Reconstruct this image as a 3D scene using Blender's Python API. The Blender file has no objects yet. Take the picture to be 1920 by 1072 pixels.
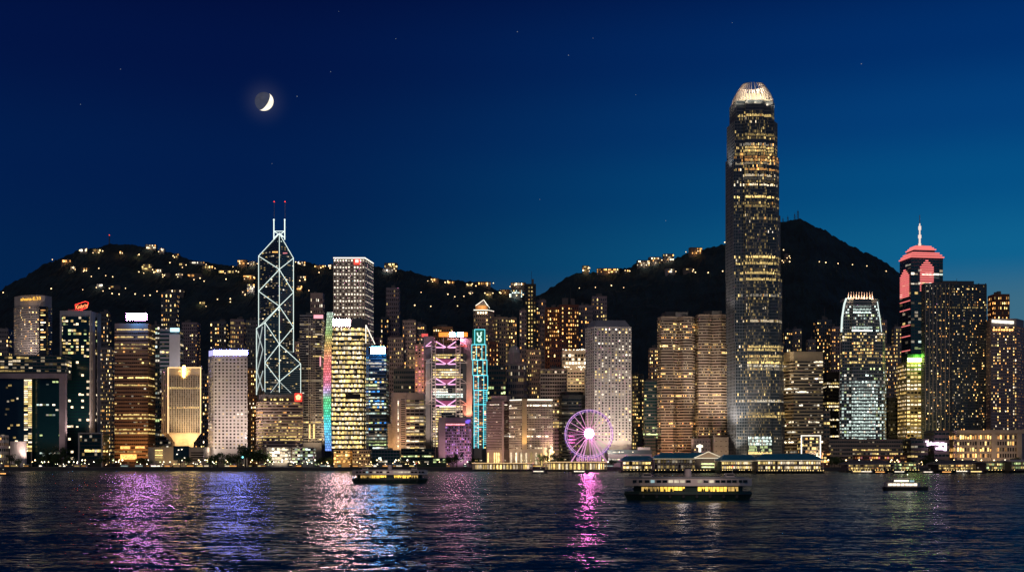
import bpy, math, random
from mathutils import Vector
from mathutils.bvhtree import BVHTree

# ------------------------------------------------------------------ camera, sky, light, exposure
scene = bpy.context.scene
F, CX, HY, CZ = 2380.0, 960.0, 862.0, 12.0          # focal length in photo pixels, horizon row, eye height
def lin(r, g, b):
    f = lambda c: (c / 255 / 12.92) if c <= 10 else ((c / 255 + .055) / 1.055) ** 2.4
    return (f(r), f(g), f(b))
def wx(px, Y): return (px - CX) * Y / F
def wz(py, Y): return CZ + (HY - py) * Y / F
def P(px, py, Y): return Vector((wx(px, Y), Y, wz(py, Y)))

cam = bpy.data.cameras.new('camera'); camo = bpy.data.objects.new('camera', cam)
scene.collection.objects.link(camo); scene.camera = camo
camo.location = (0, 0, CZ); camo.rotation_euler = (math.pi / 2, 0, 0)
cam.sensor_width = 36; cam.lens = F / 1920 * 36; cam.shift_y = (HY - 536) / 1920
cam.clip_start = 1; cam.clip_end = 60000

world = bpy.data.worlds.new('World'); scene.world = world; world.use_nodes = True
MOON = P(495.5, 191, 20000)
def build_sky():
    nt = world.node_tree; N = nt.nodes; L = nt.links; N.clear()
    out = N.new('ShaderNodeOutputWorld'); bg = N.new('ShaderNodeBackground'); L.new(bg.outputs[0], out.inputs[0])
    tc = N.new('ShaderNodeTexCoord'); sep = N.new('ShaderNodeSeparateXYZ'); L.new(tc.outputs['Generated'], sep.inputs[0])
    def ramp(stops):
        r = N.new('ShaderNodeValToRGB'); r.color_ramp.interpolation = 'EASE'
        e = r.color_ramp.elements
        while len(e) < len(stops): e.new(.5)
        for el, (p, c) in zip(e, stops): el.position = p; el.color = (*lin(*c), 1)
        L.new(sep.outputs['Z'], r.inputs[0]); return r
    a = ramp([(0, (6, 48, 86)), (.13, (3, 36, 78)), (.22, (2, 29, 76)), (.30, (2, 20, 67)), (.36, (2, 14, 58)), (1, (2, 8, 36))])
    b = ramp([(0, (86, 116, 132)), (.112, (60, 107, 132)), (.152, (14, 97, 142)), (.205, (4, 79, 132)), (.25, (3, 63, 122)), (.30, (1, 48, 108)), (.36, (1, 31, 86)), (1, (2, 12, 46))])
    mp = N.new('ShaderNodeMapRange'); mp.interpolation_type = 'SMOOTHSTEP'
    mp.inputs[1].default_value = -.22; mp.inputs[2].default_value = .40
    L.new(sep.outputs['X'], mp.inputs[0])
    mx = N.new('ShaderNodeMix'); mx.data_type = 'RGBA'
    L.new(mp.outputs[0], mx.inputs[0]); L.new(a.outputs[0], mx.inputs[6]); L.new(b.outputs[0], mx.inputs[7])
    # moon's aureole painted into the sky colour
    d = (MOON - Vector((0, 0, CZ))).normalized()
    vn = N.new('ShaderNodeVectorMath'); vn.operation = 'NORMALIZE'; L.new(tc.outputs['Generated'], vn.inputs[0])
    dp = N.new('ShaderNodeVectorMath'); dp.operation = 'DISTANCE'; L.new(vn.outputs[0], dp.inputs[0]); dp.inputs[1].default_value = d
    m2 = N.new('ShaderNodeMapRange'); m2.inputs[1].default_value = .004; m2.inputs[2].default_value = .024
    m2.inputs[3].default_value = 1; m2.inputs[4].default_value = 0
    L.new(dp.outputs['Value'], m2.inputs[0])
    pw = N.new('ShaderNodeMath'); pw.operation = 'POWER'; pw.inputs[1].default_value = 2.6; L.new(m2.outputs[0], pw.inputs[0])
    ad = N.new('ShaderNodeMix'); ad.data_type = 'RGBA'; ad.blend_type = 'ADD'; ad.inputs[7].default_value = (.022, .023, .026, 1)
    L.new(pw.outputs[0], ad.inputs[0]); L.new(mx.outputs[2], ad.inputs[6])
    L.new(ad.outputs[2], bg.inputs[0]); bg.inputs[1].default_value = 1.0
build_sky()

sun = bpy.data.lights.new('sun', 'SUN'); suno = bpy.data.objects.new('sun', sun); scene.collection.objects.link(suno)
sun.energy = .29; sun.angle = math.radians(24); sun.color = (1, .80, .58)      # added warm frontal fill, standing in for city glow behind the viewer
suno.rotation_euler = (math.radians(59), 0, math.radians(-14))
scene.view_settings.view_transform = 'Standard'; scene.view_settings.look = 'None'
scene.view_settings.exposure = 0; scene.view_settings.gamma = 1
cy = scene.cycles
cy.use_denoising = True; cy.denoiser = 'OPENIMAGEDENOISE'; cy.denoising_input_passes = 'RGB_ALBEDO_NORMAL'
cy.max_bounces = 4; cy.diffuse_bounces = 1; cy.glossy_bounces = 2; cy.transmission_bounces = 2; cy.volume_bounces = 0
cy.caustics_reflective = False; cy.caustics_refractive = False
cy.sample_clamp_indirect = 0; cy.use_light_tree = True

# ------------------------------------------------------------------ materials
MAT = {}
def new_mat(name):
    m = bpy.data.materials.new(name); m.use_nodes = True; MAT[name] = m
    return m, m.node_tree.nodes, m.node_tree.links, m.node_tree.nodes['Principled BSDF']
def wall(name, col, rough=.75, var=.25, metal=0, scale=.06):
    m, N, L, b = new_mat(name)
    tc = N.new('ShaderNodeTexCoord'); n1 = N.new('ShaderNodeTexNoise'); n1.inputs['Scale'].default_value = scale
    n1.inputs['Detail'].default_value = 6; n1.inputs['Roughness'].default_value = .7
    L.new(tc.outputs['Object'], n1.inputs['Vector'])
    mr = N.new('ShaderNodeMapRange'); mr.inputs[1].default_value = .3; mr.inputs[2].default_value = .7
    mr.inputs[3].default_value = 1 - var; mr.inputs[4].default_value = 1 + var; L.new(n1.outputs[0], mr.inputs[0])
    mx = N.new('ShaderNodeVectorMath'); mx.operation = 'SCALE'; mx.inputs[0].default_value = col
    L.new(mr.outputs[0], mx.inputs['Scale']); L.new(mx.outputs[0], b.inputs['Base Color'])
    b.inputs['Roughness'].default_value = rough; b.inputs['Metallic'].default_value = metal
    return m
def emis(name, col, s, sample='NONE', var=0, scale=.5):
    m, N, L, b = new_mat(name)
    b.inputs['Base Color'].default_value = (.05, .05, .05, 1)
    b.inputs['Emission Color'].default_value = (*col, 1); b.inputs['Emission Strength'].default_value = s
    if var:
        tc = N.new('ShaderNodeTexCoord'); n1 = N.new('ShaderNodeTexNoise'); n1.inputs['Scale'].default_value = scale
        n1.inputs['Detail'].default_value = 3
        L.new(tc.outputs['Object'], n1.inputs['Vector'])
        mr = N.new('ShaderNodeMapRange'); mr.inputs[1].default_value = .35; mr.inputs[2].default_value = .65
        mr.inputs[3].default_value = s * (1 - var); mr.inputs[4].default_value = s * (1 + var)
        L.new(n1.outputs[0], mr.inputs[0]); L.new(mr.outputs[0], b.inputs['Emission Strength'])
    m.cycles.emission_sampling = sample
    return m
wall('concrete_light', (.44, .40, .37)); wall('concrete_warm', (.36, .27, .21)); wall('concrete_dark', (.11, .095, .095))
wall('brown_stone', (.25, .13, .07)); wall('white_tile', (.62, .56, .54), var=.12); wall('pink_stone', (.42, .30, .26))
wall('grey_stone', (.25, .23, .24)); wall('purple_grey', (.27, .215, .235)); wall('dark_metal', (.05, .055, .06), .45)
wall('tower_metal', (.15, .16, .18), .45); wall('steel_grey', (.33, .33, .34), .5); wall('near_black', (.02, .021, .024), .6); wall('navy_wall', (.06, .075, .10), .5)
wall('teal_roof', (.025, .26, .36), .6); wall('dark_green', (.012, .035, .026), .5); wall('cream_paint', (.62, .52, .48), .5, .1)
wall('red_brown', (.19, .07, .045)); wall('seawall_stone', (.06, .06, .065)); wall('asphalt', (.05, .05, .052))
wall('foliage', (.035, .07, .022), .8, .5, 0, .9); wall('bark', (.07, .05, .035), .9); wall('beige_stone', (.52, .42, .33))
wall('yellow_stone', (.55, .42, .25)); wall('hill_soil', (.009, .026, .036), .95, .6, 0, .02)
wall('purple_stone', (.36, .27, .30)); wall('roof_grey', (.12, .115, .12), .85)
def glass(name, col, rough):
    m, N, L, b = new_mat(name); b.inputs['Base Color'].default_value = (*col, 1); b.inputs['Roughness'].default_value = rough
    b.inputs['IOR'].default_value = 1.6
    return m
glass('glass_dark', (.006, .009, .012), .12); glass('glass_blue', (.008, .022, .034), .15)
glass('glass_teal', (.006, .035, .036), .18); glass('glass_grey', (.10, .12, .13), .25); glass('glass_brown', (.03, .018, .01), .2)
HUE = dict(y=(1, .70, .24), w=(1, .80, .52), o=(1, .46, .12), g=(.80, 1, .42), c=(.80, 1, .90), b=(.06, .34, 1), p=(1, .30, .34),
           n=(1, .88, .68), v=(.75, .35, .95))
for h, c in HUE.items():
    for i, s in enumerate((.07, .30, .82, 1.8, 4.0)): emis(f'lit_{h}{i}', c, s, 'NONE', .35)
GL = 'glass_dark'
PAL = {}
def pal(name, hues, weights=(2, 4, 4, 2, 0)):
    PAL[name] = [(f'lit_{h}{i}', w * hw) for h, hw in hues for i, w in enumerate(weights) if w]
pal('office', [('y', 5), ('w', 3), ('n', 1)]); pal('gold', [('y', 5), ('o', 1)], (2, 4, 5, 3, 0)); pal('resi', [('y', 5), ('o', 4), ('w', 2)], (0, 2, 4, 5, 2))
pal('orange', [('o', 5), ('y', 3)], (1, 2, 4, 5, 3)); pal('cool', [('c', 4), ('n', 3), ('g', 2)]); pal('green', [('g', 5), ('y', 3)])
pal('white', [('n', 5), ('w', 4)], (1, 2, 4, 4, 1)); pal('dim', [('y', 3), ('w', 3), ('n', 1)], (5, 4, 1, 0, 0)); pal('brightyel', [('y', 5), ('w', 4)], (0, 1, 5, 4, 0))
pal('coolbright', [('c', 6), ('n', 2)], (0, 2, 5, 5, 0)); pal('bluemix', [('b', 4), ('c', 2), ('y', 4), ('g', 2)], (0, 2, 4, 3, 0))
pal('violet', [('v', 4), ('p', 3)], (2, 5, 3, 0, 0)); pal('jard', [('n', 4), ('y', 3)], (0, 3, 6, 3, 1)); pal('redmix', [('p', 4), ('o', 3)], (1, 3, 4, 2, 0))
RN = random.Random(11)
def pick(p):
    l = PAL[p]; return RN.choices([a for a, _ in l], [b for _, b in l])[0]

# ------------------------------------------------------------------ mesh building and bookkeeping
class MB:
    def __init__(s): s.v = []; s.f = []; s.m = []; s.mats = []; s.cuts = []
    def cut(s): s.cuts.append((len(s.v), len(s.f)))
    def build_each(s, name, parent):                      # every piece that cut() began becomes a part of its own
        cs = s.cuts + [(len(s.v), len(s.f))]; out = []
        for (a, fa), (b, fb) in zip(cs, cs[1:]):
            if fb > fa:
                q = MB(); q.v = s.v[a:b]; q.f = [tuple(i - a for i in f) for f in s.f[fa:fb]]; q.m = [q.mi(s.mats[k]) for k in s.m[fa:fb]]; out.append(q.build(name, parent))
        return out
    def mi(s, n):
        if n not in s.mats: s.mats.append(n)
        return s.mats.index(n)
    def poly(s, pts, mat):
        i = len(s.v); s.v += [tuple(p) for p in pts]; s.f.append(tuple(range(i, i + len(pts)))); s.m.append(s.mi(mat))
    def prism(s, pts, z0, z1, mat, top=None, cap=True, bottom=False, capmat=None):
        # pts: ccw list of (x,y); z1 a number or a list per corner; top: other outline at the top
        n = len(pts); top = top or pts
        zs = z1 if isinstance(z1, (list, tuple)) else [z1] * n
        z0s = z0 if isinstance(z0, (list, tuple)) else [z0] * n
        i = len(s.v); k = s.mi(mat)
        s.v += [(p[0], p[1], z) for p, z in zip(pts, z0s)] + [(p[0], p[1], z) for p, z in zip(top, zs)]
        for a in range(n):
            b = (a + 1) % n; s.f.append((i + a, i + b, i + n + b, i + n + a)); s.m.append(k)
        if cap: s.f.append(tuple(range(i + n, i + 2 * n))); s.m.append(s.mi(capmat or mat))
        if bottom: s.f.append(tuple(range(i + n - 1, i - 1, -1))); s.m.append(k)
    def box(s, x0, x1, y0, y1, z0, z1, mat):
        s.prism([(x0, y0), (x1, y0), (x1, y1), (x0, y1)], z0, z1, mat, bottom=True)
    def along(s, A, B, d0, d1, z0, z1, mat):              # box on the outside of the edge A->B
        ux, uy = B[0] - A[0], B[1] - A[1]; l = math.hypot(ux, uy); nx, ny = uy / l, -ux / l
        q = [(A[0] + nx * d1, A[1] + ny * d1), (B[0] + nx * d1, B[1] + ny * d1), (B[0] + nx * d0, B[1] + ny * d0), (A[0] + nx * d0, A[1] + ny * d0)]
        s.prism(q, z0, z1, mat, bottom=True)
    def tube(s, p, q, r, mat, n=6, r2=None):
        p, q = Vector(p), Vector(q); d = (q - p).normalized(); r2 = r if r2 is None else r2
        a = d.orthogonal().normalized(); b = d.cross(a); i = len(s.v); k = s.mi(mat)
        for c, rr in ((p, r), (q, r2)):
            for t in range(n):
                w = 2 * math.pi * t / n; s.v.append(tuple(c + a * math.cos(w) * rr + b * math.sin(w) * rr))
        for t in range(n): s.f.append((i + t, i + (t + 1) % n, i + n + (t + 1) % n, i + n + t)); s.m.append(k)
        s.f.append(tuple(range(i + n - 1, i - 1, -1))); s.m.append(k); s.f.append(tuple(range(i + n, i + 2 * n))); s.m.append(k)
    def ball(s, c, r, mat, n=8, m=6, sz=None):
        rx, ry, rz = sz or (r, r, r); i = len(s.v); k = s.mi(mat)
        for j in range(1, m):
            t = math.pi * j / m
            for a in range(n):
                w = 2 * math.pi * a / n
                s.v.append((c[0] + rx * math.sin(t) * math.cos(w), c[1] + ry * math.sin(t) * math.sin(w), c[2] + rz * math.cos(t)))
        top = len(s.v); s.v += [(c[0], c[1], c[2] + rz), (c[0], c[1], c[2] - rz)]
        for j in range(m - 2):
            for a in range(n):
                b = (a + 1) % n; s.f.append((i + j * n + a, i + (j + 1) * n + a, i + (j + 1) * n + b, i + j * n + b)); s.m.append(k)
        for a in range(n):
            b = (a + 1) % n
            s.f.append((top, i + a, i + b)); s.m.append(k); s.f.append((top + 1, i + (m - 2) * n + b, i + (m - 2) * n + a)); s.m.append(k)
    def build(s, name, parent=None, smooth=False, origin=None):
        if not s.f: return None
        o0 = Vector(origin) if origin is not None else Vector((0, 0, 0))
        base = parent_world(parent) if parent else o0
        me = bpy.data.meshes.new(name)
        me.from_pydata([(v[0] - base[0], v[1] - base[1], v[2] - base[2]) for v in s.v], [], s.f)
        for n in s.mats: me.materials.append(MAT[n])
        me.polygons.foreach_set('material_index', s.m)
        if smooth: me.polygons.foreach_set('use_smooth', [True] * len(s.f))
        me.update()
        o = bpy.data.objects.new(name, me); scene.collection.objects.link(o)
        if parent: o.parent = parent
        else: o.location = o0
        return o
def parent_world(p):
    v = Vector(p.location)
    while p.parent: p = p.parent; v = v + Vector(p.location)
    return v
def tag(o, label, cat, group=None, kind=None):
    if label: o['label'] = label
    if cat: o['category'] = cat
    if group: o['group'] = group
    if kind: o['kind'] = kind
    return o
def thing(name, label, cat, loc, group=None):
    o = bpy.data.objects.new(name, None); scene.collection.objects.link(o); o.location = loc
    o.empty_display_size = 5
    return tag(o, label, cat, group)
def copy_tree(o, parent=None):
    c = o.copy(); scene.collection.objects.link(c)
    if parent: c.parent = parent
    for ch in [k for k in o.children]: copy_tree(ch, c)
    return c
def lamp(root, loc, target, col, E, angle=70, blend=.6, radius=1.0):
    """flood light of a building: E is the irradiance it gives at the target"""
    l = bpy.data.lights.new('floodlight', 'SPOT'); o = bpy.data.objects.new('floodlight', l); scene.collection.objects.link(o)
    loc, target = Vector(loc), Vector(target); d = target - loc
    l.energy = 1.12 * E * 4 * math.pi * d.length_squared; l.color = col; l.spot_size = math.radians(angle); l.spot_blend = blend; l.shadow_soft_size = radius
    o.parent = root; o.location = loc - parent_world(root); o.rotation_euler = d.to_track_quat('-Z', 'Y').to_euler()
    return o
def glow(root, loc, col, power, radius=1.0):
    l = bpy.data.lights.new('lamp', 'POINT'); o = bpy.data.objects.new('lamp', l); scene.collection.objects.link(o)
    l.energy = power; l.color = col; l.shadow_soft_size = radius; o.parent = root; o.location = Vector(loc) - parent_world(root)
    return o
def text_mesh(s, parent, loc, size, mat, width=None, tilt=0, depth=.4, name='lettering', yaw=0):
    cu = bpy.data.curves.new('lettering', 'FONT'); cu.body = s; cu.size = size; cu.extrude = depth; cu.align_x = 'CENTER'; cu.align_y = 'CENTER'
    t = bpy.data.objects.new('lettering', cu); scene.collection.objects.link(t)
    dg = bpy.context.evaluated_depsgraph_get(); me = bpy.data.meshes.new_from_object(t.evaluated_get(dg))
    bpy.data.objects.remove(t); bpy.data.curves.remove(cu)
    xs = [v.co.x for v in me.vertices]; k = width / (max(xs) - min(xs)) if width else 1
    c, sn = math.cos(tilt), math.sin(tilt)
    for v in me.vertices:
        x, z, y = v.co.x * k, v.co.y, -v.co.z
        v.co = (x * c - z * sn, y, x * sn + z * c)
    me.materials.clear(); me.materials.append(MAT[mat])
    o = bpy.data.objects.new(name, me); scene.collection.objects.link(o)
    if parent: o.parent = parent
    o.location = Vector(loc) - (parent_world(parent) if parent else Vector()); o.rotation_euler.z = yaw
    return o

# ------------------------------------------------------------------ the generic tower
def office(pf, p, pl, dark=.04, dimpal='dim'):
    st = {}
    def f(fl, k, n):
        if fl not in st: st[fl] = [RN.random() < pf, False, pick(pl)]
        s = st[fl]
        if not s[0]: return pick(dimpal) if RN.random() < dark * 2 else None
        if k == 0: s[1] = RN.random() < p
        elif RN.random() < .3: s[1] = RN.random() < p
        return (s[2] if RN.random() < .68 else pick(pl)) if s[1] else (pick('dim') if RN.random() < .25 else None)
    return f
def resi(p, pl, cols=True):
    w = {}
    def f(fl, k, n):
        if k not in w: w[k] = RN.choice((.35, .6, 1, 1.6, 2.0)) if cols else 1
        return pick(pl) if RN.random() < p * w[k] else None
    return f
def full(p, pl):
    return lambda fl, k, n: pick(pl) if RN.random() < p else None
class Tower:
    def __init__(s, name, label, cat, poly, D, z1, mat, group=None, z0=4):
        s.poly = poly; s.D = D; s.z0 = z0; s.z1 = z1; s.mat = mat
        cx = sum(p[0] for p in poly) / len(poly); cyy = sum(p[1] for p in poly) / len(poly)
        s.c = (cx, cyy); s.root = thing(name, label, cat, (cx, cyy, z0), group)
        s.lv = 0; s.w = MB(); s.bands = {}; s.roof = MB(); s.w.prism(poly, z0, z1, mat)
    def edges(s):
        n = len(s.poly)
        for i in range(n):
            A, B = s.poly[i], s.poly[(i + 1) % n]; nx, ny = B[1] - A[1], A[0] - B[0]
            if nx * (0 - (A[0] + B[0]) / 2) + ny * (0 - (A[1] + B[1]) / 2) > 0: yield i, A, B
    def facade(s, A, B, za, zb, nf, nb, lit, gl=GL, vp=None, hf=.5, wf=.8, sill=.25, proud=.4, mode='h', fm=None, key='', hor=True, ver=True, vmat=None, pane=.07):
        ux, uy = B[0] - A[0], B[1] - A[1]; l = math.hypot(ux, uy); nx, ny = uy / l, -ux / l; ux /= l; uy /= l
        h = (zb - za) / nf; bw = l / nb; fm = fm or s.mat; vmat = vmat or fm
        def at(t, d, z): return (A[0] + ux * t + nx * d, A[1] + uy * t + ny * d, z)
        for f in range(nf):
            p0 = za + h * (f + sill); p1 = za + h * (f + sill + hf)
            if mode == 'h' and wf < .995: s.bands.setdefault((s.lv, f), MB()).poly([at(0, pane - .04, p0), at(l, pane - .04, p0), at(l, pane - .04, p1), at(0, pane - .04, p1)], gl)
            for k in range(nb):
                t0 = bw * (k + (1 - wf) / 2); t1 = bw * (k + (1 + wf) / 2)
                m = lit(f, k, nb) or gl
                q1 = p1 - (p1 - p0) * RN.choice((0, 0, 0, .2, .4)) if m != gl else p1
                if mode == 'v' and f == 0: s.bands.setdefault((key, k), MB()).poly([at(t0, pane - .04, za), at(t1, pane - .04, za), at(t1, pane - .04, zb), at(t0, pane - .04, zb)], gl)
                kk = ((s.lv, f) if mode == 'h' else (key, k) if mode == 'v' else 'all')
                s.bands.setdefault(kk, MB()).poly([at(t0, pane, p0), at(t1, pane, p0), at(t1, pane, q1), at(t0, pane, q1)], m)
            if hor: s.w.along(A, B, -.2, proud, p1, za + h * (f + 1 + sill) if f < nf - 1 else zb, fm)
        if hor: s.w.along(A, B, -.2, proud, za, za + h * sill, fm)
        if ver and wf < .995:
            for k in range(nb + 1):
                t0 = max(0, bw * (k - (1 - wf) / 2)); t1 = min(l, bw * (k + (1 - wf) / 2))
                a, b = at(t0, 0, 0), at(t1, 0, 0); s.w.along(a[:2], b[:2], -.2, vp or proud - .06, za, zb, vmat)
    def roof_clutter(s, n=3, hmax=5, mat='roof_grey'):
        xs = [p[0] for p in s.poly]; ys = [p[1] for p in s.poly]; cx, cyy = s.c; w = max(xs) - min(xs); d = max(ys) - min(ys)
        for i in range(n):
            bw = w * RN.uniform(.12, .32); bd = d * RN.uniform(.15, .3); x = cx + RN.uniform(-.26, .26) * w; y = cyy + RN.uniform(-.2, .1) * d
            s.roof.box(x - bw / 2, x + bw / 2, y - bd / 2, y + bd / 2, s.z1 - .3 - i * .013, s.z1 + RN.uniform(.4, 1) * hmax, mat)
        if RN.random() < .6: s.roof.tube((cx + w * .1, cyy, s.z1), (cx + w * .1, cyy, s.z1 + hmax * 2.2), .22, 'dark_metal')
    def finish(s, bandname='window_band'):
        wo = s.w.build('wall', s.root); s.roof.build('roof', s.root)
        for k, b in s.bands.items():
            o = b.build('window' if k == 'all' else bandname, s.root)
            if k == 'all' and len(b.f) > 100: o['kind'] = 'stuff'
        return s.root
def foot(x0, x1, D, d):
    """box footprint whose outline in the photo spans x0..x1"""
    a, b = x0, x1
    if x1 < CX: b = CX + (x1 - CX) * (D + d) / D
    if x0 > CX: a = CX + (x0 - CX) * (D + d) / D
    if b - a < (x1 - x0) * .45: b = x0 + (x1 - x0) * .7 if x1 < CX else b; a = x1 - (x1 - x0) * .7 if x0 > CX else a
    X0, X1 = wx(a, D), wx(b, D)
    return [(X0, D), (X1, D), (X1, D + d), (X0, D + d)]
def pts(D, lst): return [(wx(p, D + dy), D + dy) for p, dy in lst]
def T(name, label, cat, x0, x1, yt, D, mat, nf, nb, lit, d=None, yb=870, cap=3, poly=None, group=None, roof=3, rh=5, fl=None, done=True, **kw):
    z1 = wz(yt, D); d = d or max(12, (x1 - x0) * D / F * .75)
    pl = pts(D, poly) if poly else foot(x0, x1, D, d)
    t = Tower(name, label, cat, pl, D, z1, mat, group)
    za = max(t.z0, wz(yb, D)); zb = z1 - cap * D / F
    front = None
    for i, A, B in t.edges():
        l = math.hypot(B[0] - A[0], B[1] - A[1])
        if front is None or l > front: front = l
    for i, A, B in t.edges():
        l = math.hypot(B[0] - A[0], B[1] - A[1])
        t.facade(A, B, za, zb, nf, max(1, round(nb * l / front)), lit, key=i, **kw)
    if roof: t.roof_clutter(roof, rh)
    if fl:
        col, E, back, ya, ang = fl
        tg = (t.c[0], D, wz(ya, D)); lamp(t.root, (t.c[0], D - back, wz(862, D)), tg, col, E, ang)
    if done: t.finish('window_column' if kw.get('mode') == 'v' else 'window_band')
    return t
WARM = (1, .74, .45); GOLD = (1, .66, .26); WHITE = (1, .88, .74); PINKW = (1, .78, .70)

# ------------------------------------------------------------------ water, ground, hills
def water_mat():
    m, N, L, b = new_mat('sea_water')
    g = N.new('ShaderNodeNewGeometry')
    def noise(sx, sy, detail, rough, dist, k):
        mp = N.new('ShaderNodeMapping'); mp.inputs['Scale'].default_value = (sx, sy, 1); L.new(g.outputs['Position'], mp.inputs[0])
        n = N.new('ShaderNodeTexNoise'); n.inputs['Scale'].default_value = 1; n.inputs['Detail'].default_value = detail
        n.inputs['Roughness'].default_value = rough; n.inputs['Distortion'].default_value = dist
        L.new(mp.outputs[0], n.inputs['Vector'])
        s = N.new('ShaderNodeVectorMath'); s.operation = 'SUBTRACT'; L.new(n.outputs['Color'], s.inputs[0]); s.inputs[1].default_value = (.5, .5, .5)
        q = N.new('ShaderNodeVectorMath'); q.operation = 'MULTIPLY'; L.new(s.outputs[0], q.inputs[0]); q.inputs[1].default_value = (k * 1.15, k, 0); return q
    # slopes of swell, wind waves and ripples, turned into a surface normal
    lst = [noise(.022, .050, 1, .5, .3, .20), noise(.16, .38, 3, .62, .8, .76), noise(.9, 1.8, 2, .6, 0, .66)]
    acc = lst[0]
    for q in lst[1:]:
        ad = N.new('ShaderNodeVectorMath'); L.new(acc.outputs[0], ad.inputs[0]); L.new(q.outputs[0], ad.inputs[1]); acc = ad
    ad = N.new('ShaderNodeVectorMath'); L.new(acc.outputs[0], ad.inputs[0]); ad.inputs[1].default_value = (0, -.10, 1)
    nm = N.new('ShaderNodeVectorMath'); nm.operation = 'NORMALIZE'; L.new(ad.outputs[0], nm.inputs[0])
    N.remove(b); gl = N.new('ShaderNodeBsdfGlossy'); gl.inputs['Roughness'].default_value = .10; gl.inputs['Color'].default_value = (.92, .97, 1, 1); df = N.new('ShaderNodeBsdfDiffuse'); df.inputs['Color'].default_value = (.004, .045, .085, 1)
    fr = N.new('ShaderNodeFresnel'); fr.inputs['IOR'].default_value = 1.33; ml = N.new('ShaderNodeMath'); ml.operation = 'MULTIPLY'; ml.inputs[1].default_value = .52; ml.use_clamp = True
    mx = N.new('ShaderNodeMixShader'); L.new(fr.outputs[0], ml.inputs[0]); L.new(ml.outputs[0], mx.inputs[0]); L.new(df.outputs[0], mx.inputs[1]); L.new(gl.outputs[0], mx.inputs[2])
    for q in (gl, fr): L.new(nm.outputs[0], q.inputs['Normal'])
    L.new(mx.outputs[0], N['Material Output'].inputs[0])
water_mat()
w = MB(); w.poly([(-9000, -3000, 0), (9000, -3000, 0), (9000, 1500, 0), (-9000, 1500, 0)], 'sea_water')
tag(w.build('harbour_water'), 'dark rippled harbour water with coloured light streaks', 'water', kind='structure')
g = MB(); g.prism([(-9000, 1400), (9000, 1400), (9000, 1404), (-9000, 1404)], -3, 3.4, 'seawall_stone')
g.prism([(-9000, 1399.6), (9000, 1399.6), (9000, 1400.8), (-9000, 1400.8)], 3.4, 4.1, 'concrete_dark')
g.poly([(-9000, 1404, 3.4), (9000, 1404, 3.4), (9000, 1404, 4), (-9000, 1404, 4)], 'seawall_stone')
o = g.build('seawall'); tag(o, 'long dark stone seawall along the harbour edge', 'seawall', kind='structure')
g = MB(); g.poly([(-9000, 1404, 4), (9000, 1404, 4), (9000, 9000, 4), (-9000, 9000, 4)], 'asphalt')
tag(g.build('ground'), 'dark paved ground behind the seawall', 'ground', kind='structure')

RIDGE = [(-400, 640), (-200, 600), (-60, 562), (0, 541), (30, 524), (60, 508), (100, 487), (140, 471), (180, 463), (205, 458), (250, 457), (280, 463), (310, 468),
         (340, 480), (380, 492), (430, 497), (480, 493), (560, 490), (600, 497), (680, 499), (750, 504), (790, 513), (830, 521), (900, 529), (935, 541),
         (965, 549), (1005, 556), (1030, 541), (1060, 520), (1090, 509), (1130, 510), (1180, 500), (1200, 491), (1260, 481), (1310, 469), (1360, 458),
         (1400, 441), (1435, 425), (1465, 416), (1500, 414), (1540, 430), (1580, 450), (1620, 472), (1660, 491), (1690, 512), (1750, 548), (1800, 579),
         (1850, 606), (1900, 640), (1960, 670), (2100, 720), (2400, 790)]
def ridge(px):
    for (a, ya), (b, yb) in zip(RIDGE, RIDGE[1:]):
        if a <= px <= b:
            t = (px - a) / (b - a); return ya + (yb - ya) * t
    return 640
def vnoise():
    rn = random.Random(5); G = [[rn.random() for _ in range(512)] for _ in range(512)]
    def f(x, y):
        xi, yi = math.floor(x), math.floor(y); u, v = x - xi, y - yi; u = u * u * (3 - 2 * u); v = v * v * (3 - 2 * v)
        a = G[xi % 512][yi % 512]; b = G[(xi + 1) % 512][yi % 512]; c = G[xi % 512][(yi + 1) % 512]; d = G[(xi + 1) % 512][(yi + 1) % 512]
        return a + (b - a) * u + (c - a) * v + (a - b - c + d) * u * v
    return f
VN = vnoise()
def build_hill():
    NX, NY = 900, 64; Y0, Y1 = 1980.0, 2750.0; v = []; f = []
    X0, X1 = wx(-400, Y1), wx(2400, Y1)
    for j in range(NY + 6):
        t = j / NY; Y = Y0 + (Y1 - Y0) * t
        for i in range(NX + 1):
            x = X0 + (X1 - X0) * i / NX; px = CX + x * F / Y1
            zr = wz(ridge(px), Y1) + 4 * (VN(x / 30, 3) - .5)
            if t <= 1: z = 4 + (zr - 8) * (t ** 1.12) - 60 * math.sin(math.pi * t) * VN(x / 170, t * 2.2) * .5 + 12 * (VN(x / 45, Y / 45) - .5) * min(1, t * 4) * (1 - t * .6)
            else: z = zr - 8 - (t - 1) * 700
            z += (VN(x / 6.3, Y / 9) * 6 + VN(x / 2.9 + 50, Y / 4) * 4 - 2) * min(1, t * 3)
            v.append((x, Y, z))
    for j in range(NY + 5):
        for i in range(NX):
            a = j * (NX + 1) + i; f.append((a, a + 1, a + NX + 2, a + NX + 1))
    me = bpy.data.meshes.new('hill'); me.from_pydata(v, [], f); me.materials.append(MAT['hill_soil']); me.update()
    o = bpy.data.objects.new('hills', me); scene.collection.objects.link(o)
    tag(o, 'dark wooded hills rising behind the city towers', 'hills', kind='structure')
    return BVHTree.FromPolygons([Vector(p) for p in v], f)
HILL = build_hill()
def hill_at(px, py):
    o = Vector((0, 0, CZ)); d = (P(px, py, 2000) - o).normalized()
    h = HILL.ray_cast(o, d)
    return h[0] if h[0] else P(px, py, 2745)

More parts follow.
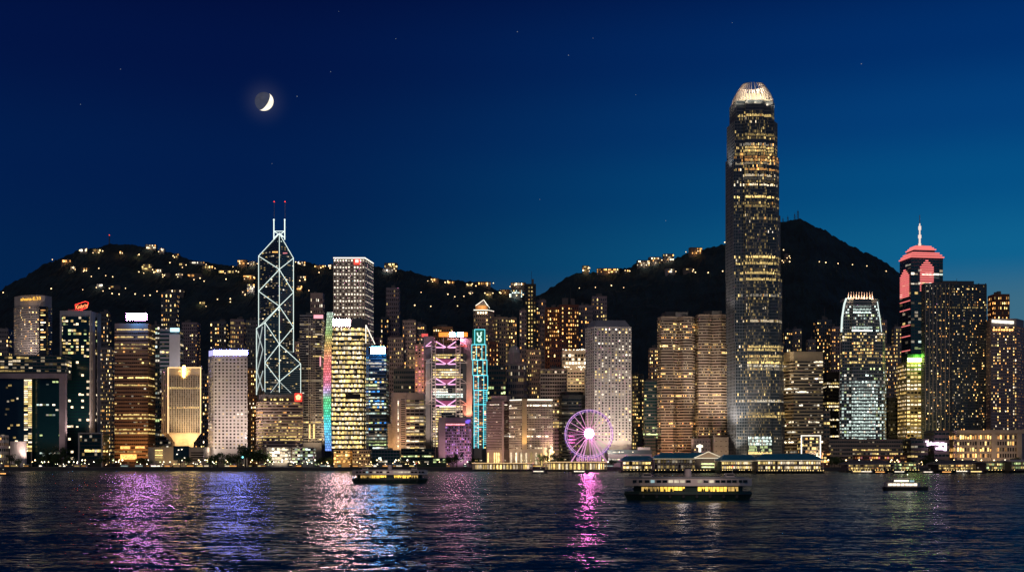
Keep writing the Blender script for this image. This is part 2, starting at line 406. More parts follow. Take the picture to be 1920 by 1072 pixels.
# moon and stars
mrn = 17.5 * 20000 / F
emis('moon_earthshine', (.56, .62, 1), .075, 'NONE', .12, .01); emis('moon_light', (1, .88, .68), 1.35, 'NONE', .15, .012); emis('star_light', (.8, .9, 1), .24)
mo = thing('crescent_moon', 'bright crescent moon with faint earthlit disc in the upper left sky', 'moon', MOON)  # sunlit crescent and earthlit disc glow by emission; the phase is shaped in
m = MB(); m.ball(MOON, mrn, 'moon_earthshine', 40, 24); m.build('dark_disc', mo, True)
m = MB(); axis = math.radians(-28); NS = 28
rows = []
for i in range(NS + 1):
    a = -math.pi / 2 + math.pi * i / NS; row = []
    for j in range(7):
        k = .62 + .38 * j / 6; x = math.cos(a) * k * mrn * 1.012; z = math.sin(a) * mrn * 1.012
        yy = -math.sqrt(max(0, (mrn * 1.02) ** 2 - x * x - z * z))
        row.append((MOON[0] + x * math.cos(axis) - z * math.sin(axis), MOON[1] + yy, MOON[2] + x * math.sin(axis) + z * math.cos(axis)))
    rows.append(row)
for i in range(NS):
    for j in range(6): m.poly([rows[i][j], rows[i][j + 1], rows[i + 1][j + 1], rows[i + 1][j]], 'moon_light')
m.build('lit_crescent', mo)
for i, (x, y, s) in enumerate([(742, 73, 1), (970, 60, 1.2), (1066, 104, 1.2), (1112, 72, .8), (620, 135, 1), (557, 181, 1.2), (1373, 43, .9), (1615, 120, 1.3), (1192, 178, .8),
                               (1012, 374, .8), (1248, 414, 1), (226, 130, 1), (151, 196, 1), (510, 307, .8), (635, 22, .7)]):
    c = P(x, y, 21000); m = MB(); m.ball(c, 6.5 * s, 'star_light', 6, 4)
    tag(m.build('star', origin=c), 'tiny faint star in the deep blue night sky', 'star', 'stars in the night sky')

# ------------------------------------------------------------------ ordinary towers, far ones first
B = dict(proud=.35, mode='v', wf=.46, hf=.5)
def R(label, x0, x1, yt, D, mat, nf, nb, p, pl='resi', group='apartment towers below the hills', **kw):
    k = dict(B); k.update(kw); k.setdefault('roof', 2); nf = round(nf * 1.2); nb = round(nb * 1.35)
    return T('apartment_tower', label, 'apartment tower', x0, x1, yt, D, mat, nf, nb, resi(min(.6, p * .98), pl), group=group, **k)
R('small grey apartment tower cut by the left photo edge', -12, 27, 616, 1800, 'grey_stone', 26, 5, .22)
R('slim dark apartment tower with two bright window columns right of red sign tower', 187, 208, 584, 1800, 'navy_wall', 30, 4, .4)
R('lower apartment tower of many lit windows between red sign tower and brown tower', 188, 216, 651, 1720, 'grey_stone', 24, 6, .42)
R('tall dark blue apartment tower with stepped roof behind the blue sign tower', 302, 337, 548, 1900, 'navy_wall', 30, 5, .34, 'resi', cap=2)
R('grey apartment tower with a warm lit pinnacle behind gold edged tower', 341, 376, 604, 1850, 'purple_grey', 36, 6, .17, 'resi')
R('greyish apartment tower behind the left end of violet roof hotel', 394, 430, 602, 1900, 'navy_wall', 30, 5, .25)
R('apartment tower with glowing gold window stacks behind the violet roof hotel', 432, 462, 598, 1880, 'purple_grey', 26, 6, .55, 'gold')
R('dark apartment tower between gold stacked tower and white cross braced tower', 461, 486, 600, 1860, 'navy_wall', 30, 5, .3, 'dim')
R('low apartment block beside the cross braced tower with sparse warm windows', 464, 490, 690, 1800, 'brown_stone', 20, 5, .3)
R('pale purple apartment slab with one gold window column under the ridge', 724, 750, 539, 1950, 'purple_grey', 34, 5, .15, 'gold', roof=1)
R('small round topped apartment block left of the pale purple slab', 714, 730, 594, 1940, 'navy_wall', 24, 3, .35)
R('plain grey apartment block with blank upper wall right of blue sign', 727, 758, 632, 1850, 'purple_grey', 26, 6, .14, 'gold')
R('broad apartment block with warm balcony lights right of the blank walled block', 755, 781, 600, 1860, 'purple_grey', 30, 6, .16)
R('apartment block with lit rooftop left of the pink trussed bank', 776, 800, 608, 1870, 'navy_wall', 30, 5, .2)
R('apartment block peeping over the pink trussed bank roof', 812, 850, 612, 1840, 'brown_stone', 26, 7, .3)
R('slim grey apartment tower squeezed right of the dot lit tower', 701, 717, 632, 1830, 'purple_grey', 24, 4, .3, 'resi')
R('warm lit apartment block low between blank walled block and salmon tower', 764, 779, 655, 1780, 'concrete_warm', 20, 4, .4, 'gold')
R('brown apartment block low between pyramid roof tower and gold stacks', 918, 934, 640, 1800, 'red_brown', 22, 4, .38, 'orange')
R('warm lit apartment block between grey dome and brown pier fronted offices', 986, 1014, 655, 1740, 'concrete_warm', 22, 6, .36, 'gold')
R('apartment block with gold windows low beside the cross braced tower foot', 552, 566, 640, 1800, 'purple_grey', 22, 4, .4, 'gold')
R('dark glass office slab with thin blue mullions behind the brown bank', 738, 780, 690, 1700, 'dark_metal', 16, 8, .07, 'office', group='slabs behind the brown bank', wf=.8, gl='glass_blue')
R('apartment tower with two stacks of gold windows right of the pyramid roof', 925, 952, 594, 1850, 'concrete_warm', 30, 5, .55, 'gold')
R('apartment tower with round shoulders beside the two gold stacks', 950, 969, 595, 1870, 'concrete_warm', 30, 4, .4, 'orange')
R('slim tall black apartment tower with mast rising above the ridge gap', 984, 1005, 532, 1900, 'near_black', 38, 3, .62, 'gold', roof=1, rh=9)
R('apartment shoulder block left of the slim black mast tower', 974, 987, 581, 1880, 'purple_grey', 30, 3, .3)
R('grey apartment tower just right of the slim black mast tower', 1003, 1024, 562, 1920, 'purple_grey', 30, 5, .28, 'orange')
R('broad brown apartment tower with bright orange windows left of twin masts', 1022, 1056, 576, 1860, 'red_brown', 32, 7, .55, 'orange')
R('brown apartment tower with twin rooftop masts and orange window stacks', 1048, 1085, 571, 1840, 'red_brown', 32, 7, .5, 'orange', roof=3, rh=12)
R('narrow brown apartment tower left of the tall hillside tower', 1084, 1112, 572, 1880, 'purple_grey', 30, 5, .3, 'orange')
R('apartment tower with gold windows above the white round windowed tower', 1109, 1138, 555, 1900, 'purple_grey', 34, 5, .42, 'gold')
R('low brown apartment block under the two masts', 1030, 1060, 640, 1780, 'red_brown', 20, 6, .25, 'orange')
R('pinkish apartment block left of twin balcony towers', 1216, 1240, 652, 1760, 'pink_stone', 26, 5, .4, 'resi')
R('dark apartment block touching the right side of the tallest tower', 1468, 1486, 618, 1850, 'navy_wall', 26, 3, .3)
R('grey apartment block behind the brown ribbed office', 1484, 1503, 616, 1860, 'grey_stone', 26, 4, .4, 'gold')
R('low grey apartment block with lit top corner left of the stepped dark tower', 1511, 1530, 636, 1840, 'grey_stone', 22, 4, .3, 'gold')
R('tall stepped dark apartment tower left of the crown topped tower', 1526, 1560, 599, 1880, 'navy_wall', 34, 6, .2, 'orange', roof=2, rh=9)
R('purple grey apartment tower close to the crown topped tower', 1556, 1577, 612, 1860, 'purple_grey', 30, 4, .32, 'orange')
R('apartment tower right behind the crown topped tower', 1648, 1663, 600, 1850, 'purple_grey', 30, 4, .35, 'gold')
R('slim apartment tower between crown topped tower and green lit block', 1672, 1690, 612, 1850, 'grey_stone', 30, 4, .5, 'gold')
R('grey apartment block lower right of the crown topped tower', 1655, 1678, 648, 1780, 'grey_stone', 26, 5, .3)
R('small red brown apartment tower with orange rows at right edge', 1852, 1893, 551, 1800, 'red_brown', 28, 6, .35, 'orange')
R('apartment tower cut by the right photo edge', 1909, 1960, 640, 1800, 'red_brown', 24, 6, .3, 'orange')
R('dark apartment tower in the gap between gold edged tower and hotel', 372, 396, 700, 1700, 'grey_stone', 18, 4, .32)

def O(label, x0, x1, yt, D, mat, nf, nb, lit, **kw):
    return T('office_tower', label, 'office tower', x0, x1, yt, D, mat, nf, nb, lit, **kw)
# left part
O('dark office block with green lit strip behind the blue sign tower', 287, 304, 608, 1650, 'dark_metal', 30, 4, office(.25, .6, 'cool'), roof=1, gl='glass_teal')
t = O('bright white panelled tower with billboard behind the gold edged tower', 300, 344, 616, 1600, 'grey_stone', 34, 9, office(.3, .5, 'office'), gl='glass_teal', done=False, wf=1, ver=False)
m = MB(); D = 1598; m.box(wx(318, D), wx(338, D), D - 1.2, D, wz(692, D), wz(627, D), 'white_tile'); m.build('panel', t.root)
emis('screen_cyan', (.55, .9, 1), 1.6, 'AUTO'); emis('screen_grey', (.62, .6, .68), .16)
m = MB(); m.box(wx(320, D), wx(337, D), D - 2.6, D - 1.3, wz(622, D), wz(615, D), 'screen_cyan'); m.build('screen', t.root)
lamp(t.root, (wx(330, 1560), 1560, wz(730, 1560)), (wx(329, 1598), 1598, wz(655, 1598)), (.95, .92, 1), 1.0, 90)
t.finish()
t = O('brown office tower with glowing white and blue rooftop sign', 215, 291, 606, 1500, 'brown_stone', 37, 16, office(.42, .72, 'gold'), d=30, cap=8, wf=.93, hf=.42, proud=.25, gl='glass_brown', roof=2, done=False, rh=2.5)
emis('strip_violet', (.5, .48, 1), 1.2, 'AUTO'); emis('sign_magenta_white', (1, .36, .90), 175, 'NONE'); emis('sign_violet_white', (.26, .28, 1), 120, 'NONE'); emis('sign_pink_white', (1, .54, .56), 380, 'NONE')
emis('sign_blue_white', (.10, .44, 1), 170, 'NONE'); emis('sign_ink', (.5, .6, .95), .8); emis('sign_red', (1, .05, .03), 2.2, 'AUTO'); emis('sign_gold', (1, .5, .05), 1.6)
def sign(t, x0, x1, y0, y1, D, mat, text=None, tmat='sign_ink', hgt=None, th=1.2):
    m = MB(); m.box(wx(x0, D), wx(x1, D), D - th + .1, D, wz(y1, D), wz(y0, D), 'dark_metal'); m.poly([P(x0 + .2, y1 - .2, D - th), P(x1 - .2, y1 - .2, D - th), P(x1 - .2, y0 + .2, D - th), P(x0 + .2, y0 + .2, D - th)], mat)
    s = m.build('illuminated_sign', t.root)
    m = MB()
    for k in (.2, .5, .8):
        x = wx(x0 + (x1 - x0) * k, D); m.tube((x, D + .5, wz(y1, D) - 3), (x, D + .5, wz(y0, D) - 1), .3, 'dark_metal')
    m.build('sign_bracket', t.root)
    if text: text_mesh(text, s, (wx((x0 + x1) / 2, D), D - th - .15, wz((y0 + y1) / 2, D)), hgt or (y1 - y0) * .55 * D / F, tmat, (x1 - x0) * .8 * D / F, depth=.1)
    return s
sign(t, 237, 275, 587, 600, 1502, 'sign_magenta_white')
lamp(t.root, (wx(250, 1460), 1460, 7), (wx(250, 1500), 1500, wz(790, 1500)), (1, .52, .16), 1.3, 110)
glow(t.root, (wx(256, 1496), 1490, wz(600, 1496)), (.05, .28, 1), 30000, 2)
m = MB(); D = 1498.5
for x0, x1, y0, y1 in ((226, 244, 836, 841), (254, 271, 836, 840), (226, 256, 851, 861)): m.cut(); m.box(wx(x0, D), wx(x1, D), D - 1, D, wz(y1, D), wz(y0, D), 'lit_o3')
m.build_each('lit_lobby', t.root); t.finish()
def redt(fl, k, n):
    y = 868 - (fl + .5) * 276 / 46
    if n < 5: return pick('orange') if RN.random() < .2 else None
    if y < 668: return pick('green' if RN.random() < .4 else 'brightyel') if RN.random() < (.62 if fl % 3 else .15) else None
    if fl % 2 == 0: return None
    return ('lit_w%d' % RN.choice((2, 3, 3))) if RN.random() < .17 else None
t = O('dark glass office tower with red neon sign and pale frame', 113, 188, 584, 1540, 'concrete_light', 46, 12, redt, poly=[(113, 0), (172, 0), (188, 20), (186, 40), (116, 40)], cap=9, wf=.94, hf=.68, gl='glass_teal', fm='glass_blue', roof=0, done=False, yb=868, proud=.2)
for ka, kb in ((0, .34), (.58, 1)):
    A, Bq = t.poly[1], t.poly[2]; q = lambda k: (A[0] + (Bq[0] - A[0]) * k, A[1] + (Bq[1] - A[1]) * k); t.w.along(q(ka), q(kb), .3, .9, 4, t.z1, 'concrete_light')
A, Bq = pts(1540, [(113, 0), (172, 0)]); z1 = t.z1
for f0, f1 in ((0, 3.6), (55.5, 59)):
    t.w.prism([(wx(113 + f0, 1540), 1538.6), (wx(113 + f1, 1540), 1538.6), (wx(113 + f1, 1540), 1540.2), (wx(113 + f0, 1540), 1540.2)], 4, z1 + 1, 'concrete_light')
t.w.box(wx(116.6, 1540), wx(168.5, 1540), 1538.7, 1540.1, z1 - 4.5, z1 + .98, 'concrete_light')
t.roof.box(wx(131, 1555), wx(158, 1555), 1548, 1562, z1 - .2, z1 + 3.6, 'purple_grey')
sb = MB(); D = 1550
for a, b in (((141, 571), (160, 565)), ((160, 565), (166, 567)), ((166, 567), (163, 577)), ((141, 571), (142, 580)), ((142, 580), (147, 582)), ((147, 582), (163, 577))): sb.tube(P(*a, D), P(*b, D), .42, 'sign_red', 5)
ns = sb.build('neon_sign', t.root); m = MB()
for x in (147, 153, 159): m.tube((wx(x, D), D, wz(584, D)), (wx(x, D), D, wz(574, D)), .25, 'dark_metal')
m.build('sign_bracket', t.root)
emis('sign_orange_red', (1, .30, .10), 2.4, 'AUTO'); text_mesh('Gabriy', ns, P(153.5, 574, D - .6), 6.2, 'sign_orange_red', 14.5, .22, .12)
glow(t.root, P(153, 576, 1546), (1, .03, .02), 9000); lamp(t.root, (wx(150, 1500), 1497, 30), P(150, 640, 1540), PINKW, .42, 100)
t.finish()
# cylinder hotel with gold sign
t = T('hotel_tower', 'pale ribbed oval hotel tower with gold lettering at far left', 'hotel', 27, 97, 553, 1650, 'concrete_light', 26, 9, resi(.16, 'resi'), poly=[(27, 20), (38, 7), (54, 0), (70, 0), (84, 5), (97, 16), (90, 50), (35, 50)], cap=21, yb=690, hf=.42, wf=.8, proud=.7, roof=0, done=False)
text_mesh('ahana-E.33', t.root, (wx(58.5, 1649), 1647.5, wz(560.5, 1649)), 5.6, 'sign_gold', 26, .06, .4)
m = MB(); D = 1647; m.box(wx(72, D), wx(86, D), D + 2.2, D + 8, wz(690, D), wz(574, D), 'glass_dark')
for k in range(22):
    y = 580 + k * 4.6
    if RN.random() < .6: m.box(wx(75, D), wx(80 + RN.choice((0, 4)), D), D + 2.05, D + 2.15, wz(y + 2, D), wz(y, D), pick('resi'))
m.build('stair_glass', t.root); t.roof.tube(P(69, 553, 1670), P(69, 545, 1670), .3, 'dark_metal'); t.roof.prism(pts(1655, [(30, 16), (54, 2), (72, 2), (94, 14), (88, 40), (36, 40)]), t.z1 - .2, t.z1 + .9, 'grey_stone')
lamp(t.root, (wx(45, 1610), 1605, wz(664, 1610)), P(55, 600, 1650), PINKW, 1.4, 100); t.finish()
# right of the white braced tower
t = O('dark ruled office tower with small pink sign right of cross braced tower', 562, 608, 590, 1640, 'grey_stone', 52, 10, office(.55, .5, 'office'), cap=2, wf=1, ver=False, hf=.5, proud=.3, roof=1, done=False, yb=830)
emis('sign_pink', (1, .36, .42), 1.5, 'AUTO'); sign(t, 588, 606, 590, 597, 1634, 'sign_pink'); m = MB(); D = 1638
for x in (579, 583, 587, 591):
    m.tube((wx(x, D), D - 1, wz(828, D)), (wx(x, D), D - 1, wz(598, D)), .28, 'cream_paint', 5)
for k in range(56): 
    y = 600 + k * 4; m.tube((wx(579, D), D - 1, wz(y, D)), (wx(591, D), D - 1, wz(y + 3, D)), .2, 'cream_paint', 4)
m.build('lattice', t.root); m = MB()
for x, y0, y1 in ((580, 795, 822), (588, 795, 822), (600, 668, 686)): m.cut(); m.box(wx(x, D), wx(x + 2, D), D - 2, D - 1.4, wz(y1, D), wz(y0, D), 'lit_y3' if y0 > 700 else 'sign_pink')
m.build_each('light_strip', t.root); lamp(t.root, (wx(585, 1600), 1600, 20), P(585, 740, 1640), WARM, .9, 120); t.finish()
R('purple grey apartment tower with glowing gold rooftop under the ridge', 582, 608, 549, 1900, 'purple_grey', 24, 5, .2, 'white', cap=8, done=True)
t = T('office_tower', 'tall tower with rows of twin dot lights and red roof emblem', 'office tower', 625, 700, 483, 1750, 'concrete_light', 34, 12, (lambda fl, k, n: ('lit_n%d' % RN.choice((2, 3, 3, 3)) if fl % 2 and RN.random() < .93 else 'lit_n%d' % RN.choice((1, 2)) if fl % 2 == 0 and k % 2 and RN.random() < .8 else None)), poly=[(625, 0), (684, 0), (700, 48), (690, 75), (632, 75)], hf=.5, wf=.5, proud=.5, cap=2.2, roof=0, yb=700, d=60, fl=(WARM, .60, 120, 560, 90), done=False)
m = MB(); D = 1750; emis('strip_white', (1, .92, .76), 1.6, 'AUTO')
pa, pb, pc = P(625, 483.5, D - .5), P(684, 483.5, D - .5), Vector((wx(700, D + 48), D + 47, wz(483.5, D) - .2))
m.tube(pa, pb, .8, 'strip_white'); m.tube(pb, pc, .8, 'strip_white'); m.build('roof_light_strip', t.root)
emis('emblem_red', (1, .05, .03), 1.6, 'AUTO'); emis('emblem_core', (1, .55, .45), 2.2)
m = MB(); m.box(wx(664, D), wx(675, D), D - 2, D - .8, wz(496, D), wz(485, D), 'emblem_red'); e = m.build('emblem', t.root)
m = MB(); m.box(wx(666.5, D), wx(672.5, D), D - 2.6, D - 2.1, wz(492.5, D), wz(487, D), 'emblem_core'); m.build('emblem_core', e)
t.roof.prism(pts(1755, [(632, 0), (682, 0), (690, 40), (638, 40)]), t.z1 - .2, t.z1 + 1.2, 'roof_grey'); t.finish()
# violet roof hotel, with square windows
t = T('hotel_tower', 'pale hotel tower with square windows under glowing violet roof band', 'hotel', 391, 464, 667, 1490, 'white_tile', 27, 9, office(.9, .07, 'white', .03), poly=[(391, 12), (401, 0), (464, 0), (461, 36), (396, 36)], cap=4, yb=842, hf=.5, wf=.52, proud=.55, roof=0, done=False, gl='glass_brown')
m = MB(); z1 = t.z1; m.prism(pts(1490, [(391.5, 12), (401, -.6), (464, -.6), (462, 20), (396, 20)]), z1 + .4, wz(656, 1490), 'strip_violet'); m.poly([P(401, 665.2, 1489.2), P(464, 665.2, 1489.2), P(464, 656.2, 1489.2), P(401, 656.2, 1489.2)], 'sign_violet_white'); m.build('roof_light_band', t.root)
t.roof.prism(pts(1490, [(393, 11), (402, 3), (463, 3), (460, 34), (397, 34)]), z1 - .3, wz(651, 1490), 'navy_wall')
lamp(t.root, (wx(428, 1432), 1430, 40), P(430, 740, 1490), (1, .80, .70), 2.0, 130); glow(t.root, P(396, 844, 1482), WHITE, 2500, 2.5)
t.finish()
# gold edged building on an inverted base
D = 1480; z1 = wz(690, D); zs = wz(812, D); zw = wz(829, D)
t = Tower('waisted_tower', 'gold edged tower flaring out above a narrow waist and low podium', 'office tower', pts(D, [(304, 14), (315, 0), (377, 0), (373, 42), (306, 42)]), D, z1, 'beige_stone', z0=zs)
t.root.location.z = 4
for i, A, Bq in t.edges():
    f = i == 1
    t.facade(A, Bq, zs + 1, z1 - (9 if f else 2), 26, 19 if f else 3, (lambda fl, k, n: 'lit_y2' if fl in (11, 20) and RN.random() < .9 else 'lit_w0' if RN.random() < .25 else None) if f else resi(.12, 'gold'), hf=.93, sill=.035, wf=.60 if f else .4, proud=.8, gl='glass_brown', key=i, hor=f)
m = MB(); inn = pts(D, [(322, 12), (328, 4), (363, 4), (362, 30), (324, 30)])
m.prism(inn, zw, zs - .05, 'beige_stone', top=[(p[0], p[1]) for p in pts(D, [(304.5, 14), (315.5, .4), (376.5, .4), (372.5, 42), (306, 42)])], bottom=True); m.build('flared_base', t.root)
m = MB(); m.prism(inn, 4, zw, 'beige_stone'); m.build('waist', t.root)
pm = MB(); pm.box(wx(288, D), wx(390, D), D - 22, D + 50, 4, wz(838, D), 'beige_stone'); pod = pm.build('podium', t.root)
pm = MB(); pm.box(wx(325, D - 23), wx(354, D - 23), D - 22.6, D - 21.9, wz(862, D), wz(836, D), 'glass_blue'); pm.build('glazing', pod)
pm = MB()
for k in range(5):
    for x0, x1 in ((291, 305), (358, 382)):
        if RN.random() < .85: pm.cut(); pm.box(wx(x0, D - 22), wx(x1, D - 22), D - 22.5, D - 21.9, wz(845 + k * 4.4, D), wz(843 + k * 4.4, D), pick('gold') if x0 < 300 else 'glass_brown')
for x, y in ((334, 842), (340, 841), (331, 850), (345, 857)): pm.cut(); pm.box(wx(x, D - 22), wx(x + 2.5, D - 22), D - 22.9, D - 22.62, wz(y + 2, D - 22), wz(y, D - 22), 'lit_n3')
pm.build_each('window', pod)
emis('crest_gold', (1, .58, .13), 60, 'NONE'); emis('strip_gold', (1, .66, .30), 1.7, 'AUTO')
m = MB()
for x, dy in ((315.4, -.9), (376.4, -.9), (304.6, 13)): m.box(wx(x, D) - .5, wx(x, D) + .5, D + dy - .3, D + dy + .5, zs, z1 + .6, 'strip_gold')
m.box(wx(315, D), wx(377, D), D - 1.2, D - .4, z1 + .2, z1 + 1.2, 'strip_gold'); m.build('light_strip', t.root)
m = MB(); m.box(wx(344, D), wx(346.6, D), D - 1.9, D - 1.25, wz(707, D), wz(689, D), 'crest_gold'); m.box(wx(335, D), wx(357, D), D - 1.85, D - 1.25, wz(696.5, D), wz(695.5, D), 'strip_gold')
m.ball((wx(345.5, D), D - 1.6, wz(688, D)), 1.6, 'crest_gold'); m.build('roof_emblem', t.root)
for x in (318, 330, 358, 370): t.roof.box(wx(x, D), wx(x + 4, D), D + 8, D + 13, z1 - .2, z1 + 2.6, 'beige_stone')
glow(t.root, P(331, 826, D - 6), GOLD, 9000, 2.5); glow(t.root, P(360, 826, D - 6), GOLD, 14000, 2.5)
lamp(t.root, (wx(342, 1452), 1450, wz(836, 1452)), P(345, 735, D), (1, .78, .40), 1.7, 80); lamp(t.root, (wx(310, 1440), 1438, 8), P(325, 852, D - 22), GOLD, .8, 120)
t.finish()
# ribbon window block before the braced tower
t = T('office_block', 'broad office block with rounded corner, ribbon windows and red flower sign', 'office block', 481, 569, 752, 1470, 'pink_stone', 15, 24, office(.7, .55, 'gold'), poly=[(481, 16), (484, 5), (493, 0), (569, 0), (566, 40), (486, 40)], cap=1, yb=838, hf=.48, wf=.96, proud=.7, roof=0, done=False, gl='glass_brown', ver=False)
D = 1470; t.roof.prism(pts(D, [(485, 16), (490, 4), (567, 2), (564, 38), (489, 38)]), t.z1 - .3, wz(739, D), 'concrete_dark'); t.w.box(wx(567.4, D), wx(569, D), D - 1, D - .05, 4, wz(739, D), 'pink_stone')
m = MB()
for k in range(12):
    x = RN.uniform(492, 565)
    m.cut(); m.box(wx(x, D), wx(x + 2, D), D + 1.2, D + 1.75, wz(750, D), wz(747, D), 'lit_y3')
m.build_each('penthouse_window', t.root)
m = MB(); m.box(wx(553, D), wx(566.5, D), D - 2, D - 1.2, wz(752, D), wz(737, D), 'emblem_red'); e = m.build('flower_sign', t.root); m = MB()
for k in range(5):
    a = k * 2 * math.pi / 5 + .3; m.ball((wx(560, D) + 1.9 * math.cos(a), D - 2.3, wz(744.5, D) + 1.9 * math.sin(a)), 1.5, 'strip_gold', 8, 6, (1.5, .4, 1.5))
m.build('flower', e); lamp(t.root, (wx(520, 1425), 1424, 9), P(525, 800, D), WARM, 1.05, 110); t.finish()
# LED strip tower
t = T('office_tower', 'gold striped office tower with rainbow light strip down its edge', 'office tower', 621, 690, 597, 1560, 'dark_metal', 26, 20, full(.985, 'brightyel'), poly=[(621, 6), (622, 0), (678, 0), (690, 20), (684, 46), (625, 46)], cap=16, yb=842, hf=.60, wf=.97, proud=.5, roof=1, rh=2, done=False)
D = 1560; sign(t, 625, 656, 598, 611, D, 'sign_pink_white')
mt, N, L, b = new_mat('rainbow_led'); tc = N.new('ShaderNodeTexCoord'); sp = N.new('ShaderNodeSeparateXYZ'); L.new(tc.outputs['Generated'], sp.inputs[0])
rp = N.new('ShaderNodeValToRGB'); e = rp.color_ramp.elements
stops = [(0, (122, 154, 254)), (.10, (114, 202, 254)), (.2, (98, 226, 238)), (.27, (82, 218, 170)), (.37, (106, 210, 138)), (.43, (200, 170, 220)), (.5, (242, 130, 154)), (.58, (246, 122, 126)), (.66, (242, 138, 122)), (.74, (234, 178, 106)), (.85, (150, 180, 110)), (1, (170, 190, 175))]
while len(e) < len(stops): e.new(.5)
for el, (p, c) in zip(e, stops): el.position = p; el.color = (*lin(*c), 1)
L.new(sp.outputs['Z'], rp.inputs[0]); L.new(rp.outputs[0], b.inputs['Emission Color']); b.inputs['Base Color'].default_value = (.02, .02, .02, 1)
wv = N.new('ShaderNodeTexBrick'); wv.inputs['Scale'].default_value = 1; wv.inputs['Color1'].default_value = (1, 1, 1, 1); wv.inputs['Color2'].default_value = (.35, .35, .35, 1); wv.inputs['Mortar'].default_value = (.12, .12, .12, 1)
wv.inputs['Brick Width'].default_value = 2.4; wv.inputs['Row Height'].default_value = 3.2; wv.inputs['Mortar Size'].default_value = .35
cb = N.new('ShaderNodeCombineXYZ'); s2 = N.new('ShaderNodeSeparateXYZ'); L.new(tc.outputs['Object'], s2.inputs[0]); L.new(s2.outputs['X'], cb.inputs[0]); L.new(s2.outputs['Z'], cb.inputs[1]); L.new(cb.outputs[0], wv.inputs['Vector'])
sm = N.new('ShaderNodeMath'); sm.operation = 'MULTIPLY'; sm.inputs[1].default_value = 2.0; L.new(wv.outputs['Color'], sm.inputs[0]); L.new(sm.outputs[0], b.inputs['Emission Strength'])
m = MB()
prof = [(585, 613, 625), (640, 609, 622), (690, 606.5, 621), (740, 606, 620.5), (790, 607, 620.5), (845, 610, 622)]
for (ya, la, ra), (yb, lb, rb) in zip(prof, prof[1:]):
    f = [P(lb, yb, D + 1), P(rb, yb, D - 3), P(ra, ya, D - 3), P(la, ya, D + 1)]; k = [p + Vector((0, 8, 0)) for p in f]
    m.poly(f, 'rainbow_led'); m.poly([k[0], f[0], f[3], k[3]], 'dark_metal'); m.poly([f[1], k[1], k[2], f[2]], 'dark_metal')
m.poly([P(613, 585, D + 1), P(625, 585, D - 3), P(625, 585, D - 3) + Vector((0, 8, 0)), P(613, 585, D + 1) + Vector((0, 8, 0))], 'dark_metal'); m.build('rainbow_light_strip', t.root)
m = MB(); m.box(wx(648, D), wx(676, D), D - .9, D + .2, wz(748, D), wz(738, D), 'near_black'); m.box(wx(660, D), wx(677, D), D - .9, D + .2, wz(636, D), wz(629, D), 'dark_metal'); m.build('plant_floor', t.root)
m = MB(); q = 1545
m.tube(P(686, 643, q), P(686, 609, q), .55, 'strip_white'); m.tube(P(686, 609, q), P(703, 645, q), .55, 'strip_white'); m.tube(P(692, 645, q), P(692, 622, q), .4, 'cream_paint')
m.box(wx(681, q), wx(693, q), q, q + 8, wz(648, q), wz(644, q), 'steel_grey'); m.tube(P(684, 860, q), P(684, 646, q), .8, 'dark_metal'); m.build('truss_mast', t.root); t.finish()
# blue sign tower
def bluelit(fl, k, n):
    return None
st = office(.75, .8, 'cool')
def bl(fl, k, n):
    if fl in (21, 13, 15, 18, 6, 8): return pick('bluemix') if RN.random() < .8 else None
    return st(fl, k, n)
t = O('slim office tower with cyan white sign and blue lit floors', 686, 729, 650, 1530, 'navy_wall', 30, 12, bl, d=32, cap=16, hf=.5, wf=.95, proud=.35, gl='glass_blue', roof=1, rh=2, done=False, yb=842)
sign(t, 695, 722, 650, 663, 1528, 'sign_blue_white'); glow(t.root, P(709, 658, 1515), (.03, .38, 1), 22000, 2)
m = MB(); D = 1527; m.tube(P(688, 845, D), P(688, 668, D), .7, 'steel_grey'); m.tube(P(691, 845, D), P(691, 668, D), .4, 'steel_grey'); m.build('corner_column', t.root); t.finish()
# brown bank block
t = O('brown stone office block with dotted blank bay and gold windows', 733, 797, 736, 1510, 'beige_stone', 15, 7, office(.72, .8, 'brightyel'), poly=[(733, 2), (734, 0), (795, 0), (797, 10), (794, 40), (738, 40)], cap=12, hf=.55, wf=.9, proud=.5, roof=2, rh=2, done=False, yb=842, gl='glass_brown')
D = 1510; t.w.box(wx(733.6, D), wx(762, D), D - 1.6, D - .05, 4, t.z1 + .4, 'beige_stone'); m = MB()
for k in range(30): m.cut(); m.box(wx(746, D), wx(747.6, D), D - 1.9, D - 1.62, wz(748 + k * 3.1 + 1.7, D), wz(748 + k * 3.1, D), pick('white'))
m.build_each('stair_window', t.root)
for k in range(22): t.w.box(wx(752, D), wx(760, D), D - 1.75, D - 1.62, wz(748 + k * 4 + 1.6, D), wz(748 + k * 4, D), 'glass_brown')
m = MB(); m.box(wx(727, D), wx(735, D), D - 3, D + 8, 4, wz(794, D), 'beige_stone'); m.build('annex', t.root)
lamp(t.root, (wx(755, 1460), 1455, 12), P(760, 800, D), (1, .62, .38), 1.5, 100); lamp(t.root, (wx(731, 1488), 1486, 9), P(731, 815, D - 3), (1, .56, .2), 2.2, 80); t.finish()
